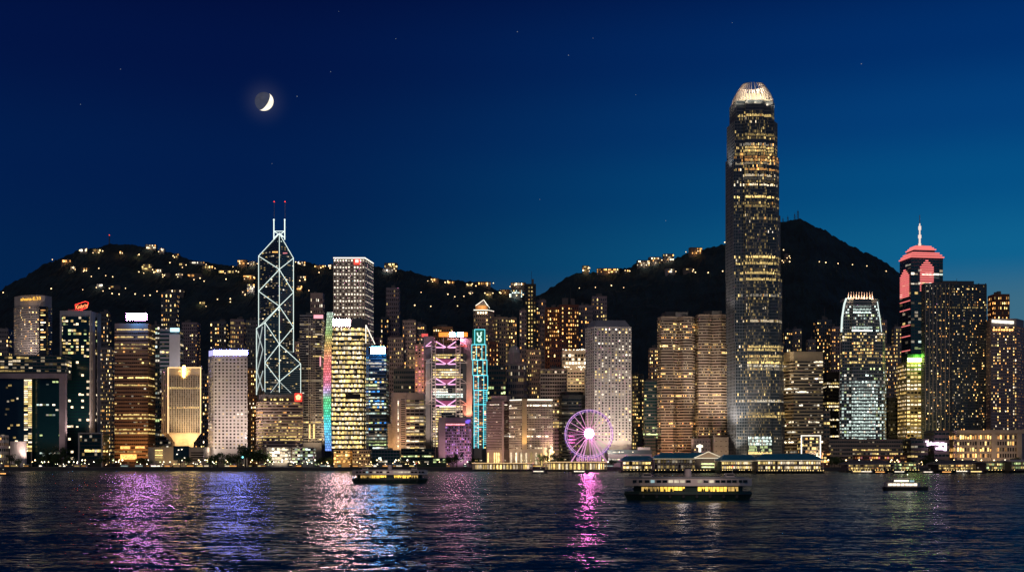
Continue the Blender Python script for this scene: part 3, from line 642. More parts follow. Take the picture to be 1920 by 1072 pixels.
# purple lit grid block
t = T('office_block', 'low block with violet lit window grid and blank brown side', 'office block', 822, 884, 783, 1470, 'purple_stone', 13, 20, full(.55, 'violet'), poly=[(822, 2), (823, 0), (883, 0), (884, 4), (881, 30), (826, 30)], cap=10, hf=.6, wf=.62, proud=.6, roof=1, rh=2, done=False, yb=862)
D = 1470; t.w.box(wx(822.6, D), wx(835, D), D - 1.5, D - .05, 4, t.z1 + .3, 'beige_stone'); m = MB(); emis('sign_violet', (.22, .12, 1), 1.2, 'AUTO')
m.box(wx(873, D), wx(880, D), D - 1.4, D - .7, wz(793, D), wz(788, D), 'sign_violet'); m.box(wx(876, D), wx(882, D), D - 1.5, D - .8, wz(790, D), wz(786.5, D), 'sign_violet'); m.build('logo_sign', t.root)
m = MB(); m.box(wx(836, D), wx(872, D), D - 1.2, D - .65, wz(796.5, D), wz(794, D), 'lit_p3'); m.build('light_strip', t.root)
lamp(t.root, (wx(866, 1440), 1436, 6), P(862, 825, D), (1, .50, .86), 1.7, 90); lamp(t.root, (wx(827, 1436), 1434, 8), P(827, 820, D), (1, .6, .28), .8, 70); t.finish()
# domed and pyramid towers
t = T('office_tower', 'tower with lit pyramid roof and white cornice light behind green neon tower', 'office tower', 888, 926, 581, 1800, 'concrete_warm', 40, 7, resi(.22, 'gold'), poly=[(888, 0), (915, 0), (926, 16), (922, 50), (892, 50)], cap=1, mode='v', wf=.5, roof=0, done=False)
D = 1800; z1 = t.z1; q = pts(D, [(892, 5), (914, 5), (918, 35), (895, 35)]); apx = P(907, 562, D + 20)
t.roof.prism(q, z1 - .1, wz(572, D), 'brown_stone'); zt = wz(572, D)
for a, b_ in zip(q, q[1:] + q[:1]): t.roof.poly([(a[0], a[1], zt), (b_[0], b_[1], zt), apx], 'concrete_light')
m = MB()
for c in q: m.tube((c[0], c[1] - .4, zt), apx, .5, 'strip_white', 4)
pa = pts(D, [(888, -.6), (915, -.6), (926, 15)]); m.tube((*pa[0], z1), (*pa[1], z1), .55, 'strip_white'); m.tube((*pa[1], z1), (*pa[2], z1), .4, 'strip_white')
for x in (895, 900, 905, 910): m.box(wx(x, D), wx(x + 2.6, D), D - 1, D - .6, wz(588, D), wz(585, D), 'lit_w4')
m.tube(apx, apx + Vector((0, 0, 8)), .3, 'dark_metal'); m.build('roof_light_strip', t.root); glow(t.root, P(904, 574, D - 2), GOLD, 9000); t.finish()
t = T('domed_tower', 'grey tower capped by a plain round dome behind the beige hotel', 'office tower', 946, 988, 681, 1720, 'grey_stone', 16, 9, office(.2, .35, 'gold'), cap=2, hf=.55, wf=.6, roof=0, done=False, poly=[(946, 6), (950, 0), (982, 0), (988, 6), (986, 36), (950, 36)])
D = 1720; m = MB(); c = (wx(964, D), D + 16); rr = 11 * D / F; zt = wz(660, D); RG = 10
def ring(r, z, n=20): return [(c[0] + r * math.cos(2 * math.pi * k / n), c[1] + r * math.sin(2 * math.pi * k / n)) for k in range(n)], z
m.prism(ring(rr * 1.15, 0)[0], t.z1 - .2, zt, 'grey_stone')
prev = ring(rr, zt)
for k in range(1, 7):
    a = math.pi / 2 * k / 6; cur = ring(max(.05, rr * math.cos(a)), zt + 15 * D / F * math.sin(a)); m.prism(prev[0], prev[1], cur[1], 'steel_grey', top=cur[0], cap=k == 6); prev = cur
m.build('dome', t.root); t.finish()
O('dark teal office block with pale lit upper floors behind the cyan outlined tower', 913, 948, 684, 1680, 'dark_metal', 20, 8, office(.5, .5, 'green'), gl='glass_teal', roof=1, cap=1)
O('brown office tower with pale vertical piers standing above the cream hotel block', 1012, 1062, 691, 1560, 'concrete_warm', 26, 12, office(.5, .6, 'gold'), cap=3, hf=.55, wf=.86, proud=.9, d=34, gl='glass_brown', fl=(WARM, .5, 90, 760, 100))
t = O('pale tower with overhanging lit upper storeys hung with string lights', 1052, 1099, 656, 1640, 'beige_stone', 6, 7, office(1, .8, 'white'), yb=700, cap=1, hf=.55, wf=.8, proud=1, done=False, roof=2, z=None) if False else None
D = 1640; z1 = wz(657, D)
t = Tower('overhang_tower', 'pale tower with overhanging lit upper storeys strung with small lights', 'office tower', foot(1062, 1096, D, 30), D, wz(692, D), 'beige_stone')
for i, A, Bq in t.edges(): t.facade(A, Bq, 10, t.z1 - 3, 28, 6, office(.7, .6, 'gold'), key=i, wf=.8)
m = MB(); up = foot(1052, 1100, D - 6, 44); m.prism(foot(1060, 1097, D - 1, 32), t.z1 - .2, wz(686, D), 'beige_stone', top=up); 
m.prism(up, wz(686, D) + .05, z1, 'beige_stone', bottom=True); U = m.build('overhang', t.root)
A, Bq = up[0], up[1]; fb = MB(); l = Bq[0] - A[0]
for f in range(3):
    for k in range(8):
        x = A[0] + l * (k + .15) / 8; fb.cut(); fb.box(x, x + l / 8 * .7, A[1] - .5, A[1] + .1, wz(683 - f * 7, D), wz(679 - f * 7, D), pick('white') if f == 0 or RN.random() < .45 else GL)
fb.build_each('window', U); fb = MB()
for k in range(44): fb.cut(); fb.ball((A[0] + l * RN.random(), A[1] - .8, wz(RN.choice((656, 657, 688, 690, 693)) + RN.uniform(-1, 1), D)), .5, 'lit_n4', 5, 4)
fb.build_each('string_light', U); lamp(t.root, (wx(1075, 1590), 1585, wz(740, 1590)), P(1075, 670, D), WARM, 1.3, 80); t.finish()
# beige hotel and its bright neighbour
t = T('hotel_block', 'pinkish hotel block with fine horizontal ribs beside bright curved block', 'hotel', 912, 956, 752, 1500, 'pink_stone', 30, 10, office(.3, .3, 'white'), poly=[(912, 3), (942, 0), (956, 14), (954, 40), (916, 40)], cap=1.5, yb=842, hf=.45, wf=.9, proud=.4, roof=0, done=False, gl='glass_brown', ver=False)
t.roof.prism(pts(1500, [(921, 6), (950, 3), (958, 14), (955, 36), (922, 36)]), t.z1 - .2, wz(741, 1500), 'pink_stone'); t.w.box(wx(941, 1500), wx(945, 1500), 1498, 1501, 4, t.z1 + .5, 'pink_stone')
m = MB()
for x in (914, 926, 930, 934): m.cut(); m.box(wx(x, 1497), wx(x + 2.4, 1497), 1496, 1497, 5, wz(848, 1497), 'lit_y3')
m.build_each('lobby_light', t.root); lamp(t.root, (wx(930, 1450), 1447, 10), P(935, 800, 1500), (1, .70, .54), .85, 100); t.finish()
t = T('hotel_block', 'cream hotel block with bright cornice and glowing gold central pier', 'hotel', 955, 1037, 748, 1480, 'beige_stone', 20, 20, office(.8, .3, 'white'), poly=[(955, 12), (979, 0), (1037, 3), (1036, 36), (960, 36)], cap=5, yb=842, hf=.55, wf=.66, proud=.6, roof=2, rh=2, done=False, gl='glass_brown')
D = 1480; t.w.box(wx(979, D), wx(988, D), D - 2.2, D + 1, wz(842, D), t.z1 + .4, 'yellow_stone'); m = MB()
a, b_, c_ = pts(D, [(956, 11), (978, -.4), (978, -.4)]); m.tube((*a, t.z1 - .6), (*b_, t.z1 - .6), .6, 'strip_white'); a, b_ = pts(D, [(989, -.2), (1036, 2.2)]); m.tube((*a, t.z1 - .6), (*b_, t.z1 - .6), .7, 'strip_white'); m.build('cornice_light', t.root)
m = MB()
for k in range(9): x = 957 + k * 9.4; m.cut(); m.box(wx(x, D), wx(x + 3, D), D - 3.2, D - 2.6, 5, wz(848, D), pick('brightyel'))
m.build_each('lobby_light', t.root); lamp(t.root, (wx(983.5, D - 14), D - 13, wz(846, D)), P(983.5, 815, D - 2.2), (1, .62, .2), 3.4, 50); lamp(t.root, (wx(998, 1430), 1428, 10), P(1000, 800, D), WARM, .62, 110); t.finish()
t = T('office_tower', 'black round shouldered office tower behind the ferris wheel', 'office tower', 1048, 1099, 740, 1540, 'near_black', 20, 8, office(.12, .3, 'dim', .02), poly=[(1048, 14), (1054, 3), (1066, 0), (1090, 0), (1099, 8), (1096, 36), (1054, 36)], cap=6, roof=0, gl='glass_dark', wf=.94, proud=.1, done=False)
t.roof.prism(pts(1540, [(1052, 14), (1060, 5), (1086, 5), (1094, 12), (1092, 30), (1058, 30)]), t.z1 - .1, t.z1 + 4, 'near_black'); t.finish()
# round windowed white tower
def disc(mb, A, ux, uy, nx, ny, t_, z, r, mat, d):
    mb.poly([(A[0] + ux * (t_ + r * math.cos(a)) + nx * d, A[1] + uy * (t_ + r * math.cos(a)) + ny * d, z + r * math.sin(a)) for a in [2 * math.pi * k / 10 for k in range(10)]], mat)
D = 1520; z1 = wz(612, D)
t = Tower('round_window_tower', 'white tower with rows of round windows behind the ferris wheel', 'office tower', pts(D, [(1098, 22), (1114, 0), (1184, 4), (1178, 50), (1104, 50)]), D, z1, 'white_tile')
for i, A, Bq in t.edges():
    l = math.hypot(Bq[0] - A[0], Bq[1] - A[1]); ux, uy = (Bq[0] - A[0]) / l, (Bq[1] - A[1]) / l; nx, ny = uy, -ux; nb = 11 if i == 1 else 5
    for f in range(40):
        zz = wz(617 + f * 5.3, D); b_ = t.bands.setdefault(f, MB()); b_.poly([(A[0] + nx * .03, A[1] + ny * .03, zz - 1), (Bq[0] + nx * .03, Bq[1] + ny * .03, zz - 1), (Bq[0] + nx * .03, Bq[1] + ny * .03, zz + 1), (A[0] + nx * .03, A[1] + ny * .03, zz + 1)], 'white_tile'); pr = .85 if 15 <= f <= 18 else (.75 if f in (0, 7, 9, 22, 23) else .22)
        for k in range(nb):
            q = l * (k + .5) / nb; disc(b_, A, ux, uy, nx, ny, q, zz, 1.05, 'concrete_light', .06); disc(b_, A, ux, uy, nx, ny, q, zz, .9, (pick('jard') if i == 1 and RN.random() < pr else 'glass_dark'), .09)
    for k in range(nb + 1):
        q = l * k / nb; a = (A[0] + ux * max(0, q - .25), A[1] + uy * max(0, q - .25)); b2 = (A[0] + ux * min(l, q + .25), A[1] + uy * min(l, q + .25)); t.w.along(a, b2, -.1, .3, 4, z1, 'white_tile')
rp = pts(D, [(1100, 22), (1115, 1), (1182, 5), (1177, 48), (1105, 48)]); t.roof.prism(rp, z1 + .02, wz(598, D), 'steel_grey', top=pts(D, [(1108, 24), (1120, 12), (1172, 14), (1168, 40), (1112, 40)]))
pm = MB(); pd = pts(1490, [(1140, 0), (1222, 0), (1220, 24), (1142, 24)])
for k in range(4): pm.prism([(x, y - 1.2 * (k % 2 == 0)) for x, y in pd], 4 + k * 5.0, 4 + k * 5.0 + 4.96, 'purple_grey' if k % 2 == 0 else 'glass_grey')
pm.box(wx(1196, 1490), wx(1219, 1490), 1489, 1510, 23.9, 27, 'cream_paint'); pod = pm.build('podium', t.root); pm = MB()
for k in range(16): x = RN.uniform(1142, 1216); y = RN.choice((846, 853, 860)); pm.cut(); pm.box(wx(x, 1490), wx(x + RN.uniform(1.5, 7), 1490), 1488.2, 1488.7, wz(y + 1.7, 1490), wz(y, 1490), pick('white'))
pm.build_each('podium_window', pod)
lamp(t.root, (wx(1150, 1440), 1438, 12), P(1148, 700, D), (1, .88, .74), .9, 110); lamp(t.root, (wx(1165, 1495), 1494, wz(832, 1495)), P(1155, 805, D), (1, .78, .5), 2.4, 110)
lamp(t.root, (wx(1200, 1455), 1450, 8), P(1185, 848, 1490), (1, .8, .74), 1.0, 110); t.finish()
O('dark slab with columns of yellow windows right of the round windowed tower', 1184, 1207, 701, 1580, 'near_black', 24, 6, resi(.45, 'gold'), roof=1, cap=2, wf=.6)
O('teal glass office tower with greenish lit floors left of balcony towers', 1206, 1238, 713, 1560, 'dark_metal', 26, 8, office(.4, .5, 'green'), gl='glass_teal', roof=1, cap=2, wf=.96, proud=.15)
# twin balcony towers
def twin(label, x0, x1, yt, poly, s, gl):
    t = T('office_tower', label, 'office tower', x0, x1, yt, 1540, 'concrete_warm', 50, 20, office(.42, .24, s), poly=poly, cap=6, hf=.5, wf=.97, proud=.7, ver=False, roof=3, rh=7, gl=gl, done=False, yb=858, group='twin balcony towers')
    return t
t = twin('left of two brown towers with horizontal balconies and orange lit foot', 1233, 1304, 593, [(1233, 12), (1240, 1), (1262, 0), (1270, 6), (1281, 0), (1297, 1), (1304, 14), (1300, 44), (1238, 44)], 'orange', 'glass_brown')
lamp(t.root, (wx(1252, 1500), 1498, 12), P(1252, 800, 1540), (1, .50, .22), 1.6, 100); lamp(t.root, (wx(1262, 1480), 1470, 10), P(1270, 700, 1540), WARM, .62, 90); t.finish()
t = twin('right of two brown towers with horizontal balconies beside the tallest tower', 1304, 1366, 589, [(1304, 14), (1310, 1), (1328, 0), (1335, 5), (1352, 0), (1366, 6), (1362, 44), (1309, 44)], 'gold', 'glass_brown')
lamp(t.root, (wx(1318, 1500), 1490, 12), P(1320, 760, 1540), (1, .82, .62), .95, 110); t.finish()
O('brown ribbed office tower with blank top right of the tallest tower', 1470, 1545, 659, 1500, 'yellow_stone', 28, 16, office(.75, .28, 'white'), poly=[(1470, 16), (1488, 0), (1543, 0), (1540, 40), (1474, 40)], cap=16, hf=.5, wf=.96, proud=.7, ver=False, yb=850, gl='glass_brown', fl=(WARM, .36, 60, 740, 110), roof=0)
O('dark office block with bright yellow floors beside the crown topped tower', 1543, 1575, 697, 1620, 'near_black', 26, 8, office(.5, .75, 'brightyel'), roof=1, cap=12, d=20)
O('low grey stepped block beside the brown ribbed office', 1538, 1556, 770, 1530, 'concrete_warm', 12, 5, office(.4, .4, 'gold'), roof=1, d=16)
t = O('gold and green lit office block with bright yellow roof band', 1684, 1734, 678, 1560, 'yellow_stone', 19, 7, office(.95, .78, 'brightyel'), cap=3, hf=.5, wf=.78, proud=.9, d=34, yb=820, gl='glass_brown', roof=1, done=False)
emis('strip_green_yellow', (.85, 1, .22), 14, 'NONE'); D = 1560; x0 = t.poly[0][0]; x1 = t.poly[1][0]; m = MB(); m.box(x0 + 1, x1 - .5, D - 1.2, D - .4, t.z1 + .1, wz(671, D), 'strip_green_yellow'); m.build('roof_light_band', t.root)
t.roof.box(x0 + 1, x1 - 1, D + .2, D + 24, t.z1 - .1, wz(664, D), 'dark_green'); glow(t.root, (x0 + 14, D - 6, wz(668, D)), (.25, 1, .08), 16000, 2); lamp(t.root, (wx(1710, 1520), 1515, 14), P(1712, 750, D), (1, .80, .22), .6, 100); t.finish()
O('dark block low behind between crown topped tower and gold green block', 1660, 1686, 745, 1600, 'near_black', 14, 5, office(.3, .4, 'dim'), roof=1)
def bigdark(fl, k, n):
    if fl == 47: return pick('gold') if RN.random() < .8 else None
    if k < n * .42: return pick('resi') if RN.random() < (.12 if k % 4 else .03) else pick('dim') if RN.random() < .2 else None
    return pick('orange') if RN.random() < (.5 if fl % 6 == 0 and RN.random() < .6 else .10) else pick('dim') if RN.random() < .08 else None
t = O('wide dark blue hotel tower with scattered orange windows at right', 1728, 1850, 531, 1540, 'navy_wall', 56, 30, bigdark, poly=[(1728, 10), (1734, 0), (1780, 0), (1781, 6), (1850, 6), (1846, 60), (1735, 60)], cap=2, hf=.5, wf=.62, proud=.5, yb=812, gl='glass_blue', roof=3, rh=4, done=False)
for x in (1734, 1741, 1748, 1755, 1763, 1771, 1779): t.w.box(wx(x, 1540), wx(x + 1.5, 1540), 1538.6, 1539.8, 4, t.z1 - 4 + x * .002, 'grey_stone')
for x in (1783, 1800, 1817, 1834, 1847): t.w.box(wx(x, 1546), wx(x + 1.3, 1546), 1544.6, 1545.8, 4, t.z1 - 3 + x * .002, 'navy_wall')
t.w.box(wx(1786, 1560), wx(1824, 1560), 1556, 1580, t.z1 - .2, t.z1 + 5, 'navy_wall'); lamp(t.root, (wx(1750, 1490), 1485, wz(790, 1490)), P(1757, 680, 1540), WARM, .35, 90); t.finish()
t = T('hotel_tower', 'purple brown hotel tower with white rooftop lettering near right edge', 'hotel', 1848, 1920, 597, 1520, 'purple_grey', 36, 13, resi(.26, 'resi'), poly=[(1848, 30), (1858, 0), (1906, 0), (1920, 20), (1916, 60), (1856, 60)], cap=14, hf=.5, wf=.56, proud=.6, yb=812, roof=1, rh=3, done=False, gl='glass_brown')
emis('lettering_white', (1, .94, .72), 1.8); m = MB(); D = 1518.6
for k in range(13):
    x = 1860 + k * 3.15; m.cut(); m.box(wx(x, D), wx(x + 2.9, D), D - .5, D + .6, wz(604.2 + k * .22 + (k % 3) * .2, D), wz(599.4 + k * .2 + (k * 7 % 4) * .12, D), 'lettering_white')
m.build_each('letter_block', t.root); m = MB(); D = 1519
for k in range(8): m.cut(); m.box(wx(1862 + k * 5, D), wx(1864.6 + k * 5, D), D - .4, D + .4, wz(619.5, D), wz(617, D), 'lit_o4')
m.build_each('soffit_light', t.root); t.finish()

# ------------------------------------------------------------------ buildings with a shape of their own
# gate shaped block at far left
D = 1500; z1 = wz(666, D)
t = Tower('gate_building', 'dark gate shaped office block with pale frame and gold lit stair strip', 'office block', pts(D, [(-60, 0), (122, 0), (134, 30), (-50, 30)]), D, z1, 'dark_metal', z0=wz(709, D))
t.root.location.z = 4
for i, A, Bq in t.edges(): t.facade(A, Bq, wz(698, D), z1 - 1, 5, 24 if i == 0 else 5, office(.5, .25, 'office'), 'glass_teal', hf=.62, wf=.94, proud=.2, key=i)
t.w.box(wx(-60, D), wx(124, D), D - 1.6, D + 3, wz(709, D) - .05, wz(700, D), 'purple_grey'); t.w.box(wx(112, D), wx(123, D), D - 1.6, D + 5, 4, wz(709, D) - .1, 'purple_grey')
lamp(t.root, (wx(60, 1450), 1446, 10), P(70, 705, D), PINKW, .32, 110); m = MB(); lb = pts(D, [(-60, 4), (58, 4), (56, 28), (-55, 28)]); m.prism(lb, 4, wz(709, D) - .1, 'glass_blue'); Lw = m.build('left_wing', t.root)
m = MB()
for k in range(18): x, y = RN.uniform(0, 38), RN.uniform(720, 840); m.cut(); m.box(wx(x, D), wx(x + RN.uniform(2, 7), D), D + 3.6, D + 3.95, wz(y + 3.4, D), wz(y, D), pick('office'))
for k in range(34):
    for j in range(2): 
        if RN.random() < .86: m.cut(); m.box(wx(43 + j * 7.6, D), wx(49.6 + j * 7.6, D), D + 3.6, D + 3.95, wz(711 + k * 4 + 2.8, D), wz(711 + k * 4, D), pick('brightyel'))
m.build_each('window', Lw)
m = MB(); rb = pts(D, [(60, 12), (112, 12), (112, 28), (60, 28)]); m.prism(rb, 4, wz(709, D) - .1, 'glass_teal'); Rw = m.build('glass_wing', t.root); m = MB()
for k in range(30): 
    m.cut(); m.box(wx(61, D), wx(111, D), D + 11.3, D + 11.9, wz(713 + k * 4.8 + 3.2, D), wz(713 + k * 4.8, D), 'glass_teal')
    for j in range(8):
        if RN.random() < (.5 if k in (9, 13, 28) else .04): m.box(wx(62 + j * 6, D), wx(67 + j * 6, D), D + 11, D + 11.2, wz(713 + k * 4.8 + 3, D), wz(713 + k * 4.8, D), pick('cool'))
m.build_each('window_band', Rw); t.finish()
D = 1460; t = T('council_block', 'low dark glass block with thin pale frame beside the gate block', 'office block', 149, 205, 813, D, 'near_black', 7, 9, office(.5, .3, 'office'), cap=2, hf=.7, wf=.92, proud=.1, roof=0, d=26, done=False, yb=862, gl='glass_teal')
a, b_ = t.poly[0], t.poly[1]; m = MB(); m.box(a[0] - .8, b_[0] + .8, D - 2, D + 1, t.z1 + .05, t.z1 + 1.5, 'concrete_light'); m.box(a[0] - .8, a[0] + .5, D - 1.9, D + .9, 4, t.z1, 'concrete_light'); m.box(b_[0] - .6, b_[0] + .8, D - 1.9, D + .9, 4, t.z1, 'concrete_light'); m.build('frame', t.root); t.finish()
D = 1450; t = T('low_pavilion', 'low white round ended hall with gold lit top at left edge', 'hall', -10, 16, 815, D, 'cream_paint', 5, 4, office(.8, .7, 'orange'), cap=1, roof=0, d=20, done=False)
m = MB(); c = (wx(28, D), D + 10); m.prism([(c[0] + 9 * math.cos(2 * math.pi * k / 18), c[1] + 9 * math.sin(2 * math.pi * k / 18)) for k in range(18)], 4, wz(827, D), 'cream_paint'); m.build('drum', t.root); lamp(t.root, (wx(26, 1430), 1428, 6), P(26, 840, D), WHITE, .5, 90); t.finish()

# white cross braced tower
D = 1620; C3 = {}
z = lambda y: wz(y, D)
t = thing('braced_tower', 'faceted glass tower outlined by white cross bracing lights with twin masts', 'office tower', (wx(524, D), D + 20, 4))
FT, LF, RT, BK = (wx(524, D), D), (wx(485, D + 26), D + 26), (wx(550.5, D + 22), D + 22), (wx(515, D + 55), D + 55)
m = MB(); m.prism([LF, FT, RT, BK], 4, [z(474), z(438), z(479), z(452)], 'glass_grey'); up = m.build('shaft', t)
PQ = (wx(497, D - 10), D - 10); FQ = (wx(524, D), D - .6); LQ = (wx(481, D + 24), D + 24); QQ = (wx(564, D + 6), D + 6)
m = MB(); m.prism([LQ, PQ, FQ, (LF[0] + 4, LF[1] + 2)], 4, [z(613), z(606), z(575), z(600)], 'glass_grey'); m.prism([FQ, QQ, (RT[0], RT[1] + 4)], 4, [z(645), z(681), z(655)], 'glass_grey'); m.build('lower_shaft', t)
wb = {}
def band(A, B, yl, yr, y0, nb, dark):
    ux, uy = B[0] - A[0], B[1] - A[1]; l = math.hypot(ux, uy); nx, ny = uy / l * .15, -ux / l * .15
    y = y0
    while y < 735:
        ta0 = max(0, min(1, (y + 1 - yl) / (yr - yl))) if y < max(yl, yr) else None
        ua, ub = (0, 1) if ta0 is None else (ta0, 1) if yr < yl else (0, ta0)
        wb.setdefault((round(A[0]), round(y / 4)), MB()).poly([(A[0] + ux * tt + nx * .5, A[1] + uy * tt + ny * .5, z(yy)) for tt, yy in ((ua, y + 2), (ub, y + 2), (ub, y), (ua, y))], 'glass_blue')
        on = RN.random() < .4
        for k in range(nb):
            ta, tb = (k + .1) / nb, (k + .9) / nb; ytop = yl + (yr - yl) * (ta if yr > yl else tb)
            if y > ytop + 3 and RN.random() < (.42 if on else .06):
                q = [(A[0] + ux * tt + nx, A[1] + uy * tt + ny, z(yy)) for tt, yy in ((ta, y + 2), (tb, y + 2), (tb, y), (ta, y))]
                wb.setdefault((round(A[0]), round(y / 4)), MB()).poly(q, pick('dim') if RN.random() < .8 else pick('office'))
        y += 4
band(LF, FT, 474, 438, 441, 12, 0); band(FT, RT, 438, 479, 441, 9, 0); band(PQ, FQ, 606, 575, 580, 9, 0); band(FQ, QQ, 645, 681, 650, 12, 0)
for k, b_ in wb.items(): b_.build('window_band', t)
emis('tube_white', (.84, 1, .93), 1.25, 'AUTO'); emis('tube_dim', (.86, 1, .96), .7)
def bt(A, ya, B, yb, r=.40, mat='tube_white', off=.9):
    m = MB(); a = Vector((A[0], A[1] - off, z(ya))); b = Vector((B[0], B[1] - off, z(yb))); m.tube(a, b, r, mat, 6); m.build('light_tube', t)
for a in ((LF, 474, FT, 438), (FT, 438, RT, 479), (LF, 474, LF, 612), (FT, 438, FT, 735), (RT, 479, RT, 662), (LF, 474, FT, 505), (FT, 505, LF, 541), (LF, 541, FT, 574), (FT, 574, LF, 609),
          (RT, 479, FT, 505), (FT, 505, RT, 544), (RT, 544, FT, 574), (FT, 574, RT, 610), (RT, 610, FT, 645), (FT, 575, PQ, 606), (PQ, 606, PQ, 735), (LQ, 612, LQ, 738), (PQ, 606, FQ, 645), (FQ, 645, PQ, 681),
          (PQ, 681, FQ, 715), (FQ, 645, QQ, 681), (QQ, 681, QQ, 738), (QQ, 681, FQ, 715), (LQ, 612, PQ, 606)): bt(*a)
mid = lambda A, B, k: (A[0] + (B[0] - A[0]) * k, A[1] + (B[1] - A[1]) * k)
for a in ((FQ, 715, mid(FQ, QQ, .55), 736), (FQ, 715, mid(PQ, FQ, .4), 736), (RT, 662, RT, 730), (LQ, 614, mid(LQ, PQ, .75), 655), (mid(LQ, PQ, .75), 655, LQ, 700), (LQ, 690, mid(LQ, PQ, .75), 732), (mid(LQ, PQ, .7), 612, LQ, 670), (LQ, 735, mid(LQ, PQ, .75), 695), (FQ, 655, mid(FT, RT, .9), 690)): bt(*a, r=.36, mat='tube_dim')
lamp(t, (wx(520, 1560), 1500, wz(760, 1500)), P(520, 590, D), (.8, .95, 1), 1.0, 70); lamp(t, (wx(530, 1560), 1500, wz(770, 1500)), P(535, 690, D), (.8, .95, 1), .8, 70)
m = MB(); Dm = D + 14
for x in (513.5, 533.8):
    m.tube((wx(x, Dm), Dm, z(446)), (wx(x, Dm), Dm, z(408)), .75, 'tube_white'); m.tube((wx(x + .6, Dm), Dm, z(408)), (wx(x + .6, Dm), Dm, z(375)), .38, 'steel_grey')
    m.ball((wx(x, Dm), Dm, z(408)), 1.1, 'tube_white'); m.ball((wx(x + .6, Dm), Dm, z(374)), .8, 'sign_red')
for a, b_ in (((513.5, 433.5), (533.8, 433.5)), ((513.5, 433.5), (530, 444)), ((533.8, 433.5), (518, 444)), ((513.5, 446), (524, 437)), ((533.8, 446), (524, 437))): m.tube(P(*a, Dm), P(*b_, Dm), .5, 'tube_white')
m.build('mast', t); m = MB()
for x, y, ww, h in (('510', 471, 14, 'lit_o3'), ('530', 473, 8, 'lit_p2'), ('520', 451, 8, 'lit_c2')):
    x = float(x); m.cut(); m.box(wx(x, D), wx(x + ww, D), D + 2, D + 2 + .2, z(y + 2), z(y), h)
m.build_each('crown_light', t)

# bank with pink trusses
D = 1560; z = lambda y: wz(y, D); X = lambda x: wx(x, D)
t = thing('trussed_bank', 'grey bank tower with pink lit trusses between latticed masts and glowing sky sign', 'office tower', (X(840), D + 20, 4))
m = MB(); m.box(X(806), X(874), D, D + 40, 4, z(662), 'dark_metal'); m.box(X(797), X(885), D + 8, D + 44, 4, z(672), 'concrete_light'); m.box(X(812), X(868), D + 6, D + 36, z(662) - .1, z(645), 'dark_metal')
m.box(X(793), X(812), D + 14, D + 40, z(672) - .1, z(628), 'purple_grey'); m.box(X(862), X(884), D + 14, D + 40, z(672) - .1, z(632), 'purple_grey'); m.build('wall', t)
k = 0; y = 664.0
while y < 835:
    if not any(abs(y - c) < 7 for c in (682, 715, 752)):
        m = MB(); s_ = office(.9, .85, 'coolbright' if 717 < y < 760 else 'brightyel' if y > 660 else 'office')
        for j in range(14):
            q = s_(0, j, 14); m.box(X(812 + j * 4), X(815.6 + j * 4), D - .3, D + .2, z(y + 2.7), z(y), q or 'glass_dark')
        m.build('window_band', t)
    y += 4.6
m = MB()
for x in (809, 817, 855, 863): m.tube((X(x), D - 2.5, 4), (X(x), D - 2.5, z(645 if x in (809, 863) else 645)), .45, 'cream_paint')
for xa, xb in ((809, 817), (855, 863)):
    y = 648
    while y < 838: m.tube((X(xa), D - 2.5, z(y)), (X(xb), D - 2.5, z(y + 3.5)), .3, 'cream_paint'); m.tube((X(xb), D - 2.5, z(y)), (X(xa), D - 2.5, z(y + 3.5)), .3, 'cream_paint'); y += 6
m.build('lattice_mast', t)
emis('truss_pink', (1, .46, .78), 1.3, 'AUTO', .2, .1); emis('truss_red', (1, .12, .10), .9, 'AUTO'); emis('pink_panel', (.8, .10, .32), .35)
for y in (640, 671, 709, 749):
    m = MB()
    for a, b_ in (((817, y), (836, y + 11)), ((855, y), (839, y + 11)), ((817, y + 11), (834, y + 11.4)), ((841, y + 11.4), (855, y + 11))): m.tube(P(*a, D - 2), P(*b_, D - 2), .75, 'truss_pink')
    for a, b_ in (((809, y), (798, y + 9)), ((798, y + 9), (809, y + 8)), ((863, y), (876, y + 9)), ((876, y + 9.5), (863, y + 8.5))): m.tube(P(*a, D - 2), P(*b_, D - 2), .5, 'truss_red' if y == 640 and a[0] > 850 else 'cream_paint' if y > 640 else 'truss_pink')
    if y > 640: m.poly([P(819, y + 2, D - .8), P(834, y + 10.5, D - .8), P(842, y + 10.5, D - .8), P(853, y + 2, D - .8)], 'pink_panel')
    m.build('truss', t)
m = MB(); m.tube(P(831, 628, D), P(831, 665, D), .3, 'steel_grey'); m.tube(P(847, 640, D - 2), P(858, 632, D), .6, 'steel_grey'); m.box(X(838), X(860), D + 6, D + 12, z(636), z(633), 'steel_grey'); m.build('maintenance_crane', t)
emis('sky_orange', (1, .26, .03), 1.6, 'AUTO'); emis('sky_white', (1, .42, .62), 130, 'NONE'); emis('sky_cyan', (.25, .75, .9), 1.1, 'AUTO'); m = MB()
for x0, x1, mt_ in ((822, 843, 'sky_orange'), (843, 852, 'sky_white'), (852, 858.5, 'sky_cyan'), (858.5, 868, 'sky_white'), (868, 876, 'sky_orange')): m.tube((X(x0), D + 10, z(625.5)), (X(x1), D + 10, z(625.5)), 2.7, mt_, 8)
m.build('sky_sign', t); m = MB(); m.box(X(788), X(800), D + 22, D + 24, z(628), z(622), 'truss_red'); m.build('red_sign', t)
glow(t, P(848, 628, D - 4), (1, .35, .25), 9000); 
for y in (690, 760): lamp(t, (X(805), D - 40, z(y + 60)), P(805, y, D + 8), PINKW, .8, 100); lamp(t, (X(885), D - 40, z(y + 60)), P(872, y, D + 8), PINKW, .5, 100)
emis('salmon_light', (1, .34, .20), .5, 'AUTO', .3, .1)
